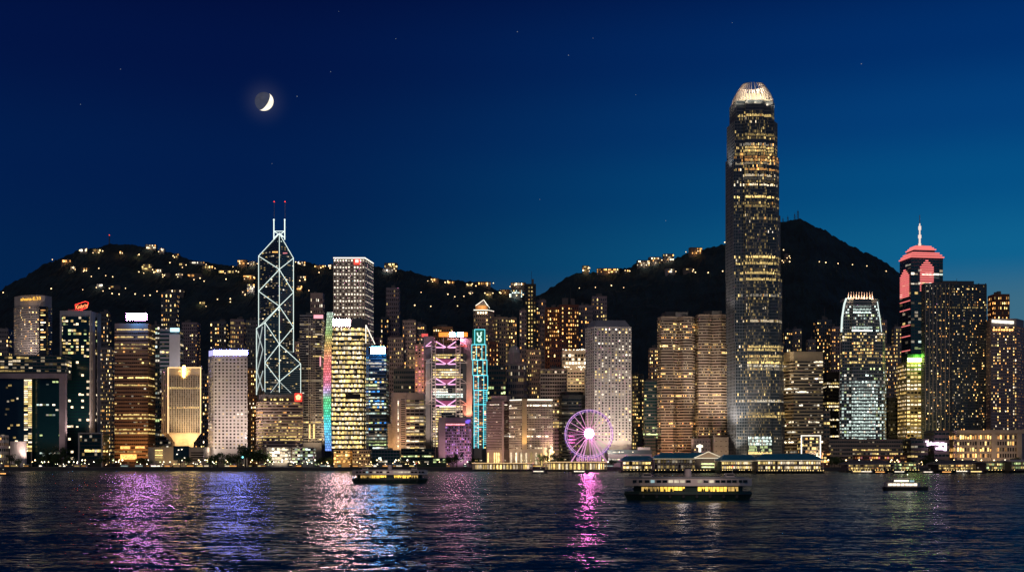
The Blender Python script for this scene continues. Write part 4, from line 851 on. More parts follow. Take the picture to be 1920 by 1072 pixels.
t = T('office_tower', 'slim salmon lit tower close to the left of the trussed bank', 'office tower', 778, 797, 645, 1600, 'pink_stone', 16, 3, full(.8, 'redmix'), yb=740, cap=2, roof=0, d=14, wf=.5, hf=.5, done=False, mode='v')
lamp(t.root, (wx(787, 1560), 1560, wz(735, 1560)), P(788, 690, 1600), (1, .30, .20), 1.3, 80); t.finish('window_column')
t = T('office_tower', 'slim red and salmon lit slab between trussed bank and neon tower', 'office tower', 873, 884, 676, 1590, 'pink_stone', 24, 2, full(.75, 'redmix'), yb=800, cap=2, roof=0, d=12, wf=.6, hf=.6, done=False, mode='v')
lamp(t.root, (wx(877, 1555), 1553, wz(780, 1555)), P(877, 730, 1590), (1, .28, .16), 2.0, 90); t.finish('window_column')

# cyan neon outlined tower
D = 1530; z = lambda y: wz(y, D); X = lambda x: wx(x, D)
t = thing('neon_tower', 'slim stepped tower outlined in cyan neon with white emblem on green top', 'office tower', (X(898), D + 12, 4))
emis('neon_cyan', (.14, .74, .84), 1.5, 'AUTO'); emis('emblem_green', (.0, .16, .10), .5); emis('emblem_white', (.62, 1, .86), 1.3)
steps = [(886, 909, 617, 645), (884.5, 911, 645.5, 674), (886.5, 913, 674.5, 703), (888, 914.5, 703.5, 731), (888, 914, 731.5, 840)]
for q, (x0, x1, ya, yb) in enumerate(steps):
    m = MB(); dd = D + 3 - q * .7; m.box(X(x0), X(x1), dd, D + 24, z(yb) if q < 4 else 4, z(ya), 'emblem_green' if q == 0 else 'navy_wall'); seg = m.build('storey_block', t)
    m = MB(); xs = [x0, x0 + (x1 - x0) * (.33 if q else .18), x0 + (x1 - x0) * .72, x1] if q else [x0 + 4, x1]
    if q == 4: xs = [889, 897, 906.5, 913]
    for x in xs: m.tube((X(x), dd - .5, z(yb)), (X(x), dd - .5, z(ya)), .4, 'neon_cyan', 5)
    for y in (ya, yb) if q < 4 else (ya, 758, 800): m.tube((X(xs[0]), dd - .5, z(y)), (X(xs[-1]), dd - .5, z(y)), .4, 'neon_cyan', 5)
    if q == 4:
        for k in range(28): m.tube((X(907), dd - .5, z(735 + k * 3.6)), (X(912.6), dd - .5, z(735 + k * 3.6)), .3, 'neon_cyan', 4); m.tube((X(889.3), dd - .5, z(745 + k * 3.4)), (X(896.6), dd - .5, z(745 + k * 3.4)), .22, 'neon_cyan', 4)
    m.build('neon_outline', seg)
    if q:
        m = MB(); n = int((yb - ya) / 3.1)
        for k in range(n):
            for j in range(5):
                x = x0 + 2 + j * (x1 - x0 - 4) / 5
                if RN.random() < .5: m.cut(); m.box(X(x), X(x + 3.6), dd - .25, dd - .02, z(ya + k * 3.1 + 2.6), z(ya + k * 3.1 + 1), pick(('resi', 'redmix', 'dim')[min(2, 0 if q < 3 else RN.randrange(2))]))
        if q < 4: m.build_each('window', seg)
        else: m.build('window', seg)['kind'] = 'stuff'
    else:
        m = MB()                                  # white knot shaped emblem
        def ribbon(pl, r):
            for a, b_ in zip(pl, pl[1:]): m.tube(P(*a, dd - .7), P(*b_, dd - .7), r, 'emblem_white', 6)
        ribbon([(895, 623), (895.5, 628), (898, 630.5), (901, 630), (902.5, 627), (901, 624), (903.5, 622.5)], .75)
        ribbon([(897, 631), (900.5, 632.5), (902.4, 635.5), (901.5, 639), (898.5, 640.5), (895.8, 638.5), (895.5, 635), (897.5, 632.8)], .85); ribbon([(896.5, 637), (899, 638.2), (901.5, 636.5)], .6)
        m.build('emblem', seg)

# tallest tower
def taper_tower(t, D, base, cx0, levels, mat, gl, litf, fin, nbs, hfl, depthk=1, **kw):
    """stack of prisms; levels: (y bottom, y top, left px, right px); base outline spans 0..1 in x"""
    for q, (yb, ya, l, r) in enumerate(levels):
        f = lambda u: l + (r - l) * u
        sc = (r - l) / (levels[0][3] - levels[0][2])
        poly = [(wx(f(u), D + dy * 1.0), D + dy) for u, dy in base]
        t.lv = q; t.poly = poly; za, zb = (4 if q == 0 else wz(yb, D)), wz(ya, D)
        t.w.prism(poly, za, zb, mat)
        nf = max(1, round((zb - za) / hfl))
        for i, A, Bq in t.edges():
            if i in nbs: t.facade(A, Bq, za, zb, nf, nbs[i], (lambda i, za, zb, nf: lambda fl, k, n: litf(i, za + (zb - za) * (fl + .5) / nf, k, n))(i, za, zb, nf), gl, key=(q, i), fm=mat, vmat=fin, **{**kw, **({'ver': True})})
D = 1500
base = [(0, 34), (.15, 4), (.35, 4), (.355, 0), (.77, 0), (.775, 4), (.93, 4), (1, 16), (.97, 66), (.02, 66)]
lv = [(870, 760, 1364.5, 1472), (760, 640, 1363.5, 1468.5), (640, 520, 1362, 1465.5), (520, 400, 1361, 1462.5), (400, 291, 1361, 1460), (291, 225, 1363.5, 1457), (225, 187, 1368.5, 1451)]
t = Tower('tallest_tower', 'tallest tapering tower of dark glass with curved brightly lit crown', 'office tower', [(wx(lv[0][2] + (lv[0][3] - lv[0][2]) * u, D + dy), D + dy) for u, dy in base], D, wz(187, D), 'tower_metal')
t.w = MB(); t.bands = {}
ZN = [(205, 218, .9), (218, 245, .45), (245, 262, .75), (268, 284, .9), (284, 296, .7), (296, 308, .9), (308, 322, .3), (322, 350, .75), (350, 364, .03), (364, 385, .75), (385, 396, .6), (396, 418, .3), (418, 438, .55), (438, 470, .04), (470, 528, .9),
      (528, 545, .35), (545, 552, .9), (552, 575, .5), (575, 592, .4), (592, 612, .3), (612, 632, .12), (632, 640, .75), (640, 664, .5), (664, 692, .85), (692, 725, .08), (725, 768, .5), (768, 780, .75), (780, 810, .2), (810, 835, .04)]
fl_ = {}
def ifc(i, zz, k, n):
    y = HY - (zz - CZ) * F / 1500
    key = round(y / 3.0)
    if key not in fl_: fl_[key] = RN.random()
    if 818 < y < 846 and i == 3: return pick('coolbright') if y < 832 else 'lit_g2' if RN.random() < .7 else None
    if 846 <= y < 852 and i == 3: return 'lit_y3'
    if i == 0: return None
    if i in (7,): return pick('office') if RN.random() < .03 else None
    for a, b_, p in ZN:
        if a <= y < b_:
            p = .9 if fl_[key] < p * .78 else .04
            if i in (1,) : p *= .55
            if 528 < y < 700 and i == 1: p *= .5
            h = 'orange' if 262 < y < 322 and RN.random() < .5 else 'gold' if p > .6 else 'office'
            if ('m', key) not in fl_: fl_[('m', key)] = pick(h)
            return (fl_[('m', key)] if RN.random() < .75 else pick(h)) if RN.random() < p else (RN.choice(('lit_y0', 'lit_w0', 'lit_y1')) if RN.random() < (.34 if i == 3 else .12) else None)
    return None
taper_tower(t, D, base, 1418, lv, 'tower_metal', 'glass_blue', ifc, 'tower_metal', {0: 6, 1: 7, 3: 22, 5: 8, 6: 5}, 3.7, hf=.78, wf=.74, proud=.12, vp=.55, sill=.11)
# crown: upright curved blades round a drum whose floodlit look is emission
emis('crown_glow', (1, .80, .46), 1.1, 'AUTO', .15, .1)
m = MB(); z0 = wz(190, D)
def crown_r(y):                                    # half width of the crown in photo px at row y
    pr = [(192, 37), (184, 35.6), (176, 32.6), (168, 28.6), (160, 24), (154, 19.5), (150, 17)]
    for (ya, ra), (yb, rb) in zip(pr, pr[1:]):
        if yb <= y <= ya: return ra + (rb - ra) * (ya - y) / (ya - yb)
    return 37
cx0 = 1410; CY = D + 30; ZY = CY - 17
for k in range(44):
    m.cut()
    a = 2 * math.pi * k / 44; prev = None
    ca = math.copysign(abs(math.cos(a)) ** .7, math.cos(a)); sa = math.copysign(abs(math.sin(a)) ** .7, math.sin(a))
    ytop = 153.5
    for j in range(8):
        y = 190 + (ytop - 190) * j / 7; r = crown_r(y) * CY / F
        p = Vector((wx(cx0, CY) + r * ca, CY + min(r, 24) * sa * 1.15, wz(y, ZY)))
        if prev: m.tube(prev, p, .95 - .04 * j, 'cream_paint', 5)
        prev = p
m.build_each('crown_blade', t.root); m = MB()
for ya, yb in ((190, 183), (183, 176)):
    ra, rb = (crown_r(ya) - 2) * CY / F, (crown_r(yb) - 2) * CY / F
    sq = lambda r: [(wx(cx0, CY) + r * math.copysign(abs(math.cos(a)) ** .7, math.cos(a)), CY + min(r, 22) * 1.05 * math.copysign(abs(math.sin(a)) ** .7, math.sin(a))) for a in [2 * math.pi * k / 36 for k in range(36)]]
    m.prism(sq(ra), wz(ya, ZY), wz(yb, ZY), 'crown_glow', top=sq(rb))
m.build('crown_drum', t.root)
for k in range(6):
    a = 2 * math.pi * k / 6 + .3; glow(t.root, (wx(cx0, CY) + 14 * math.cos(a), CY + 14 * math.sin(a), wz(166, D)), (1, .88, .66), 9000)
for x, dx in ((1384, -6), (1402, 0), (1418, 0), (1438, 6)): lamp(t.root, (wx(x + dx, D), D - 9, wz(189, D)), (wx(x, CY), CY - 18, wz(170, D)), (1, .86, .62), 1.7, 110)
lamp(t.root, (wx(1383, 1478), 1478, 9), P(1374, 770, D + 6), (1, .84, .66), 3.2, 70); lamp(t.root, (wx(1350, 1484), 1482, wz(815, 1482)), P(1366, 690, D + 16), (1, .86, .72), 3.4, 100); lamp(t.root, (wx(1340, 1490), 1490, wz(600, 1490)), P(1366, 480, D + 15), (1, .84, .72), .55, 90)
lamp(t.root, (wx(1350, D + 10), D + 8, wz(330, D)), P(1367, 245, D + 18), WHITE, 1.6, 70); lamp(t.root, (wx(1430, 1450), 1450, 14), P(1430, 810, D), (1, .80, .5), .7, 90); lamp(t.root, (wx(1445, 1440), 1420, 18), P(1415, 560, D), (1, .86, .66), .2, 80)
t.finish()

# shorter crown topped tower
D = 1540
base = [(0, 22), (.05, 3), (.26, 3), (.265, 0), (.78, 0), (.785, 3), (.95, 3), (1, 14), (.98, 48), (.03, 48)]
lv = [(850, 700, 1573.5, 1661), (700, 622, 1575, 1659), (622, 588, 1577.5, 1652), (588, 560, 1582, 1648)]
t = Tower('crown_topped_tower', 'shorter crown topped tower with cool white floodlit foot and spiked crown', 'office tower', [(wx(lv[0][2] + (lv[0][3] - lv[0][2]) * u, D + dy), D + dy) for u, dy in base], D, wz(560, D), 'steel_grey')
t.w = MB(); t.bands = {}
def ifc1(i, zz, k, n):
    y = HY - (zz - CZ) * F / 1540; key = round(y / 3)
    if ('a', key) not in fl_: fl_[('a', key)] = RN.random()
    c = i == 3
    if y < 571: return None
    if y < 590: return 'lit_c%d' % (1 if y < 576 else 2 if y < 584 else 3) if c else (pick('coolbright') if RN.random() < .3 else None)
    if y < 610: return pick('cool') if RN.random() < .4 else None
    if y < 622: return 'lit_c2' if c and y < 617 else 'lit_c4' if c else (pick('cool') if RN.random() < .3 else None)
    if y < 640: return pick('brightyel') if RN.random() < (.25 if c else .75) else None
    if y < 660: return pick('gold') if c and fl_[('a', key)] > .6 and RN.random() < .7 else None
    if y < 690: return pick('gold') if RN.random() < (.8 if fl_[('a', key)] > .35 else .2) else None
    if y < 712: return pick('cool') if RN.random() < .35 else None
    return (('lit_c1' if y < 740 else 'lit_c2') if RN.random() < .72 else pick('coolbright')) if (c or RN.random() < .4) else (pick('cool') if RN.random() < .4 else None)
taper_tower(t, D, base, 1617, lv, 'steel_grey', 'glass_teal', ifc1, 'steel_grey', {0: 3, 1: 4, 3: 14, 5: 4, 6: 3}, 4.0, hf=.58, wf=.8, proud=.4, sill=.2)
m = MB(); emis('strip_cool', (.86, 1, .94), 1.0, 'AUTO')
pl = [(1574, 850), (1574.5, 700), (1576.5, 625)]
for a, b_ in zip(pl, pl[1:]): m.tube(P(*a, D + 2), P(*b_, D + 2), .5, 'cream_paint')
pl = [(1577.5, 622), (1579, 595), (1583, 570), (1587, 559)]
for a, b_ in zip(pl, pl[1:]): m.tube(P(*a, D + 2), P(*b_, D + 2), 1.1, 'strip_cool')
pl = [(1653, 622), (1649, 590), (1645, 565)]
for a, b_ in zip(pl, pl[1:]): m.tube(P(*a, D + 2), P(*b_, D + 2), .5, 'strip_cool')
m.tube(P(1660, 850, D + 2), P(1659, 640, D + 2), .5, 'cream_paint'); m.build('light_strip', t.root); m = MB()
for k in range(10):
    x = 1591 + k * 4.9; m.cut(); m.tube(P(x + (1615 - x) * -.06, 561, D + 3), P(x, 547, D + 5), .8, 'cream_paint', 5, .35)
    m.cut(); m.tube(P(x, 561, D + 34), P(x, 548, D + 32), .8, 'cream_paint', 5, .35)
m.build_each('crown_spike', t.root); m = MB(); m.box(wx(1588, D), wx(1642, D), D + 6, D + 32, wz(561, D), wz(557, D), 'cream_paint'); m.build('crown_base', t.root)
for x in (1594, 1607, 1620, 1634): glow(t.root, P(x, 557, D + 1), (1, .66, .40), 3200)
lamp(t.root, (wx(1615, 1490), 1490, 12), P(1615, 790, D), (.86, 1, .94), 1.1, 90); t.finish()

# pink striped tower with spire
D = 1880; z = lambda y: wz(y, D); X = lambda x: wx(x, D)
pl = pts(D, [(1687, 40), (1708, 0), (1768, 8), (1766, 70), (1692, 80)]); t = Tower('striped_tower', 'tall glass tower with glowing pink striped panels, tiered roof and white spire', 'office tower', pl, D, z(482), 'navy_wall')
for i, A, Bq in t.edges(): t.facade(A, Bq, z(668), z(486), 30, 4 if i == 0 else 9, office(.35, .25, 'cool'), 'glass_teal', key=i, hf=.7, wf=.9, proud=.15)
emis('spire_light', (1, .80, .68), .95, 'AUTO'); emis('stripe_pink', (1, .20, .20), 1.15, 'AUTO'); emis('stripe_rose', (1, .22, .20), 1.1)
def tier(k, ya, yb):
    cxm, cym = t.c; m_ = [(cxm + (x - cxm) * k, cym + (y - cym) * k) for x, y in pl]; return m_
for q, (k0, k1, ya, yb) in enumerate(((1.02, .80, 482, 471), (.66, .66, 471, 465), (.66, .45, 465, 456), (.3, .2, 456, 452))):
    t.roof.prism(tier(k0, 0, 0), z(ya) - .05 + q * .02, z(yb), 'navy_wall' if q != 3 else 'cream_paint', top=tier(k1, 0, 0))
m = MB()
for k, y in ((1.04, 481.5), (.95, 477), (.84, 472.5), (.70, 464.5), (.60, 461), (.50, 457.5)):
    pp = tier(k, 0, 0)
    for a, b_ in ((0, 1), (1, 2)): m.tube((pp[a][0], pp[a][1] - 1, z(y)), (pp[b_][0], pp[b_][1] - 1, z(y)), 1.0, 'stripe_rose', 5)
m.build('roof_light_strip', t.root); m = MB(); cxm, cym = t.c; xs = wx(1724.5, D + 30)
for ya, yb, r in ((455, 450, 3), (450, 440, 2), (440, 434, 3.4), (434, 424, 1.6), (424, 417, 3), (417, 412, 1.2), (412, 396, .7)): m.tube((xs, D + 30, z(ya)), (xs, D + 30, z(yb)), r * .72, 'spire_light' if ya > 415 else 'steel_grey', 8)
m.build('spire', t.root); m = MB()
def stripes(A, B, ua, ub, ya, yb, n):
    ux, uy = B[0] - A[0], B[1] - A[1]; l = math.hypot(ux, uy)
    for k in range(n):
        y = ya + (yb - ya) * k / (n - 1); s = min(1, .2 + k * .28); um = (ua + ub) / 2; h = (ub - ua) / 2 * s
        a = (A[0] + ux * (um - h), A[1] + uy * (um - h)); b_ = (A[0] + ux * (um + h), A[1] + uy * (um + h)); m.along(a, b_, .3, 1.2, z(y + 2.2), z(y), 'stripe_rose' if k % 3 else 'stripe_pink')
stripes(pl[0], pl[1], .08, .86, 502, 552, 14); stripes(pl[1], pl[2], .28, .70, 487, 543, 15); m.build('pink_stripe_panel', t.root); m = MB()
for y in (562, 578, 608, 628, 655): m.along(mid(pl[0], pl[1], .05), mid(pl[0], pl[1], .95), .3, .9, z(y + 1.4), z(y), 'stripe_rose')
m.build('floor_light_strip', t.root); glow(t.root, (xs, D - 14, z(470)), (1, .2, .2), 9000); t.finish()

# ------------------------------------------------------------------ low buildings along the waterfront
def low(name, label, x0, x1, yt, D, mat, nf, nb, lit, d=20, **kw):
    kw.setdefault('yb', 868); kw.setdefault('cap', 1.2)
    return T(name, label, kw.pop('cat', 'low building'), x0, x1, yt, D, mat, nf, nb, lit, d=d, **kw)
low('glass_pavilion', 'low glass pavilion with white frame and cool lit floors, left one of a pair', 500, 545, 838, 1450, 'steel_grey', 5, 8, full(.8, 'white'), hf=.66, wf=.95, proud=.4, roof=0)
low('glass_pavilion', 'low glass pavilion glowing greenish white, right one of a pair', 548, 592, 838, 1450, 'steel_grey', 5, 8, full(.75, 'cool'), hf=.6, wf=.95, proud=.4, roof=0)
low('podium_block', 'glowing orange and gold lobby block at the foot of rainbow strip tower', 626, 660, 843, 1452, 'yellow_stone', 4, 8, full(.85, 'orange'), hf=.6, wf=.85, roof=0, fl=((1, .55, .18), 1.6, 30, 855, 120))
low('podium_block', 'dim brown lobby block with warm lamps beside the glowing gold lobby', 661, 697, 843, 1454, 'beige_stone', 4, 8, full(.3, 'gold'), hf=.5, wf=.7, roof=1, rh=2)
low('glass_hall', 'dark teal glass hall with few lit windows by the waterfront', 698, 752, 843, 1440, 'navy_wall', 4, 9, full(.12, 'cool'), gl='glass_teal', hf=.75, wf=.92, proud=.2, roof=1, rh=2)
low('terrace_block', 'long low green lit terrace block before the brown stone offices', 752, 815, 840, 1438, 'dark_green', 5, 14, office(.6, .7, 'green'), hf=.5, wf=.95, proud=.6, roof=0)
low('terrace_block', 'small low yellow green lit pavilion left of violet lit block', 812, 838, 858, 1432, 'dark_green', 2, 6, full(.7, 'green'), hf=.6, wf=.9, roof=0)
low('podium_block', 'low pale podium with warm lamps under the violet roof hotel', 396, 455, 862, 1440, 'beige_stone', 2, 12, full(.35, 'cool'), hf=.6, wf=.8, roof=0)
low('podium_block', 'plain cream block standing behind the gabled pier hall', 1296, 1332, 822, 1480, 'purple_grey', 6, 6, full(.04, 'gold'), hf=.3, wf=.4, proud=.15, roof=0, fl=(WARM, .5, 45, 850, 110))
low('podium_block', 'taller blank cream block standing left of tallest tower foot', 1333, 1366, 819, 1470, 'beige_stone', 5, 3, full(0, 'gold'), hf=.1, wf=.3, proud=.1, roof=0, fl=(WARM, .4, 45, 845, 110))
low('podium_block', 'low dim podium at the foot of crown topped tower', 1538, 1692, 823, 1480, 'concrete_warm', 6, 34, office(.55, .35, 'gold'), d=40, hf=.42, wf=.9, proud=.8, roof=3, rh=2)
low('podium_block', 'brown podium block with gold windows left of pink wall lettering', 1690, 1740, 822, 1470, 'concrete_dark', 5, 9, office(.6, .55, 'gold'), d=36, hf=.42, wf=.9, roof=1, rh=2)
t = low('mall_podium', 'dim podium with pinkish white sign lettering beside gold windowed mall', 1733, 1780, 806, 1468, 'concrete_dark', 6, 8, office(.15, .5, 'cool'), d=36, hf=.4, wf=.9, roof=0, done=False)
emis('lettering_pink', (1, .72, .98), 2.6, 'AUTO'); m = MB(); D = 1466.4
for x0, x1, y0, y1 in ((1735.5, 1741, 825.5, 829), (1738, 1741.5, 830, 835.5), (1742, 1745, 829, 834.5), (1745.2, 1746.4, 827, 833.5), (1746.8, 1751.5, 829.2, 833.8), (1751.8, 1756, 829, 833.6), (1756.4, 1760, 828.4, 834), (1760.3, 1764, 829.3, 835),
                       (1764.4, 1770.5, 829, 834.2), (1771, 1774.8, 830, 844.5), (1754.5, 1760.2, 838.4, 842.6), (1760.5, 1765.5, 835.6, 842.8), (1765.8, 1768.5, 837.5, 842.9), (1769, 1770.8, 840.5, 844.2)): m.cut(); m.box(wx(x0, D), wx(x1, D), D - .5, D + .5, wz(y1, D), wz(y0, D), 'lettering_pink')
m.build_each('letter_block', t.root); glow(t.root, P(1758, 834, 1460), (1, .55, .85), 2500); t.finish()
t = low('mall_building', 'long beige mall with gold lit windows in framed bays', 1774, 1916, 807, 1460, 'beige_stone', 4, 26, lambda fl, k, n: (pick('orange') if RN.random() < (.9 if fl in (1, 3, 0) and k < 16 else .45 if fl == 3 else .2) else None), d=36, cap=7, yb=860, hf=.62, wf=.62, proud=.5, roof=0, gl='glass_brown', done=False)
a, b_ = t.poly[0], t.poly[1]; D = 1460; t.w.box(a[0] - .6, b_[0] + 4, D - 2.4, D + 10, t.z1 - 3, t.z1 + .8, 'beige_stone')
for x in (1831, 1858, 1906): t.w.box(wx(x, D), wx(x + (9 if x != 1831 else 3), D), D - 2, D - .05, 4, t.z1 - 3.1, 'beige_stone')
lamp(t.root, (wx(1860, 1420), 1418, 6), P(1850, 830, D), (1, .68, .42), .75, 120); t.finish()
t = T('framed_cube', 'glowing glass cube framed in white light before the brown ribbed office', 'pavilion', 1495, 1538, 818, 1446, 'concrete_dark', 6, 9, full(.55, 'gold'), cap=1, hf=.66, wf=.9, proud=.1, roof=0, d=20, yb=856, done=False)
m = MB(); a, b_ = t.poly[0], t.poly[1]
for x in (a[0], b_[0]): m.box(x - .5, x + .5, 1444.6, 1445.9, 8, t.z1 + .6, 'strip_white')
m.box(a[0] - .5, b_[0] + .5, 1444.6, 1445.9, t.z1 + .65, t.z1 + 1.6, 'strip_white'); m.build('light_frame', t.root); t.finish()
low('shop_block', 'string of glowing orange shopfronts right of the framed glass cube', 1536, 1556, 846, 1440, 'red_brown', 3, 6, full(.8, 'orange'), hf=.6, wf=.85, roof=0)
low('shop_block', 'low reddish lit shop row behind the white roofed pier sheds', 1600, 1700, 853, 1436, 'red_brown', 2, 22, full(.4, 'redmix'), hf=.5, wf=.8, roof=0)

# ------------------------------------------------------------------ piers
emis('gable_glow', (1, .88, .64), .9); emis('eave_glow', (1, .82, .52), .55)
def pier(label, x0, x1, yr, ye, D, mat='teal_roof', gable=False, bays=12, lit='brightyel', depth=34, name='ferry_pier', deck=True, floors=2, eave_light=True, ydeck=880):
    z = lambda y: wz(y, D); X0, X1 = wx(x0, D), wx(x1, D); zd = z(ydeck); ze, zr = z(ye), z(yr)
    t = thing(name, label, 'pier', ((X0 + X1) / 2, D + depth / 2, 0))
    m = MB(); m.box(X0 - 1, X1 + 1, D - 2, D + depth, zd - .9, zd, 'concrete_dark')
    if deck:
        n = max(3, int((X1 - X0) / 4))
        for k in range(n + 1):
            for yy in (D - 1, D + depth * .5): m.tube((X0 + (X1 - X0) * k / n, yy, -1.5), (X0 + (X1 - X0) * k / n, yy, zd - .9), .4, 'near_black', 6)
        m.box(X0 - .5, X1 + .5, D + 4, D + depth - 1, -1, zd - 1, 'near_black')
    m.build('deck', t)
    m = MB(); fh = (ze - zd) / floors
    m.box(X0 + 1.5, X1 - 1.5, D + 5, D + depth - 2, zd, ze - .3, 'concrete_dark')
    for f in range(1, floors): m.box(X0 + .5, X1 - .5, D + .5, D + 5, zd + fh * f - .2, zd + fh * f + .2, 'cream_paint')
    m.build('hall', t)
    m = MB(); mm = MB()
    for k in range(bays):
        xa = X0 + 1.5 + (X1 - X0 - 3) * (k + .08) / bays; xb = X0 + 1.5 + (X1 - X0 - 3) * (k + .92) / bays
        for f in range(floors):
            if RN.random() < .92: m.cut(); m.box(xa, xb, D + 4.7, D + 4.95, zd + fh * f + fh * .28, zd + fh * f + fh * .80, pick(lit))
    m.build_each('lit_opening', t); m = MB()
    for k in range(bays + 1):
        x = X0 + .6 + (X1 - X0 - 1.2) * k / bays; m.cut(); m.box(x - .22, x + .22, D + .2, D + .7, zd, ze, 'cream_paint')
    m.build_each('column', t); m = MB(); i = min((X1 - X0) * .16, 9)
    m.prism([(X0 - 1, D - 1.5), (X1 + 1, D - 1.5), (X1 + 1, D + depth + 1), (X0 - 1, D + depth + 1)], ze, ze + .5, 'cream_paint', bottom=True)
    m.prism([(X0 - .9, D - 1.4), (X1 + .9, D - 1.4), (X1 + .9, D + depth + .9), (X0 - .9, D + depth + .9)], ze + .52, zr, mat, top=[(X0 + i, D + depth * .42), (X1 - i, D + depth * .42), (X1 - i, D + depth * .58), (X0 + i, D + depth * .58)])
    rf = m.build('roof', t)
    if eave_light:
        m = MB(); m.tube((X0 - 1, D - 1.7, ze + .2), (X1 + 1, D - 1.7, ze + .2), .24, 'eave_glow', 5); m.build('eave_light', t)
    m = MB()
    for k in range(bays): 
        if RN.random() < .8: m.cut(); m.ball((X0 + (X1 - X0) * (k + .5) / bays, D - 2.2, zd - .2), .28, 'lit_y4', 5, 4)
    m.build_each('deck_lamp', t)
    return t, X0, X1, zd, ze, zr
pier('small blue roofed ferry pier left of the gabled pier hall', 1166, 1230, 854, 864, 1240, bays=10, eave_light=False)
t, X0, X1, zd, ze, zr = pier('blue roofed pier hall with white lit gable and dark glass front', 1226, 1350, 848, 860, 1190, bays=22, lit='dim', ydeck=880)
D = 1190; m = MB(); gx0, gx1, gz = wx(1302, D), wx(1352, D), wz(858, D); gm = (gx0 + gx1) / 2; zt = wz(847, D)
m.prism([(gx0 + 1, D - 3), (gx1 - 1, D - 3), (gx1 - 1, D + 6), (gx0 + 1, D + 6)], zd, gz, 'concrete_dark'); G = m.build('gable_front', t); m = MB()
m.poly([(gx0, D - 3.4, gz), (gx1, D - 3.4, gz), (gm, D - 3.4, zt)], 'beige_stone'); m.poly([(gx0, D - 3.4, gz), (gm, D - 3.4, zt), (gm, D + 12, zt), (gx0, D + 12, gz)], 'teal_roof'); m.poly([(gm, D - 3.4, zt), (gx1, D - 3.4, gz), (gx1, D + 12, gz), (gm, D + 12, zt)], 'teal_roof'); m.build('gable', G); m = MB()
for a, b_ in (((gx0 - 1, gz), (gm, zt + .4)), ((gm, zt + .4), (gx1 + 1, gz)), ((gx0, gz - .2), (gx1, gz - .2))): m.tube((a[0], D - 3.9, a[1]), (b_[0], D - 3.9, b_[1]), .36, 'gable_glow', 5)
for x in (gx0, gm - 6, gm + 6, gx1): m.tube((x, D - 3.8, zd), (x, D - 3.8, gz), .25, 'cream_paint', 5)
for yy in (868, 874): m.box(gx0 + 6, gx1 - 7, D - 3.6, D - 3.1, wz(yy + 2, D), wz(yy, D), 'lit_g3')
m.build('gable_light', G); lamp(t, (gm, D - 14, 5), (gm, D - 3.4, (gz + zt) / 2), WARM, 1.4, 120)
em = MB(); q = 1240; em.box(wx(1306, q), wx(1318, q), q, q + .6, wz(838, q), wz(834, q), 'lettering_white'); em.box(wx(1310, q), wx(1314.5, q), q - .02, q + .62, wz(847, q), wz(832.5, q), 'lettering_white'); em.tube((wx(1312, q), q + 1, zr - 2), (wx(1312, q), q + 1, wz(846, q)), .5, 'steel_grey')
o = em.build('rooftop_emblem', origin=P(1312, 848, q)); tag(o, 'bright white rooftop emblem sign above the gabled pier roof', 'sign')
pier('blue roofed ferry pier with blue white roof lamp left of long pier', 1352, 1424, 852, 864, 1150, bays=16)
pier('longest blue roofed ferry pier with two gold lit storeys', 1420, 1545, 850, 863, 1120, bays=26, ydeck=881)
pier('grey roofed pier shed with warm lit windows behind moored boats', 1590, 1676, 862, 870, 1240, 'roof_grey', bays=18, lit='gold', eave_light=False)
pier('dark green flat pier shed right of the grey roofed shed', 1676, 1724, 866, 868, 1240, 'dark_green', bays=9, lit='green', eave_light=False)
pier('long grey roofed pier shed before the beige mall', 1760, 1850, 862, 870, 1230, 'roof_grey', bays=18, lit='gold', eave_light=False)
pier('green lit glass pier shed near the right edge', 1850, 1896, 864, 867, 1200, 'dark_green', bays=8, lit='green', eave_light=False)
pier('brightly lit pale pier shed cut by the right photo edge', 1897, 1950, 861, 865, 1180, 'cream_paint', bays=8, lit='green', eave_light=False)
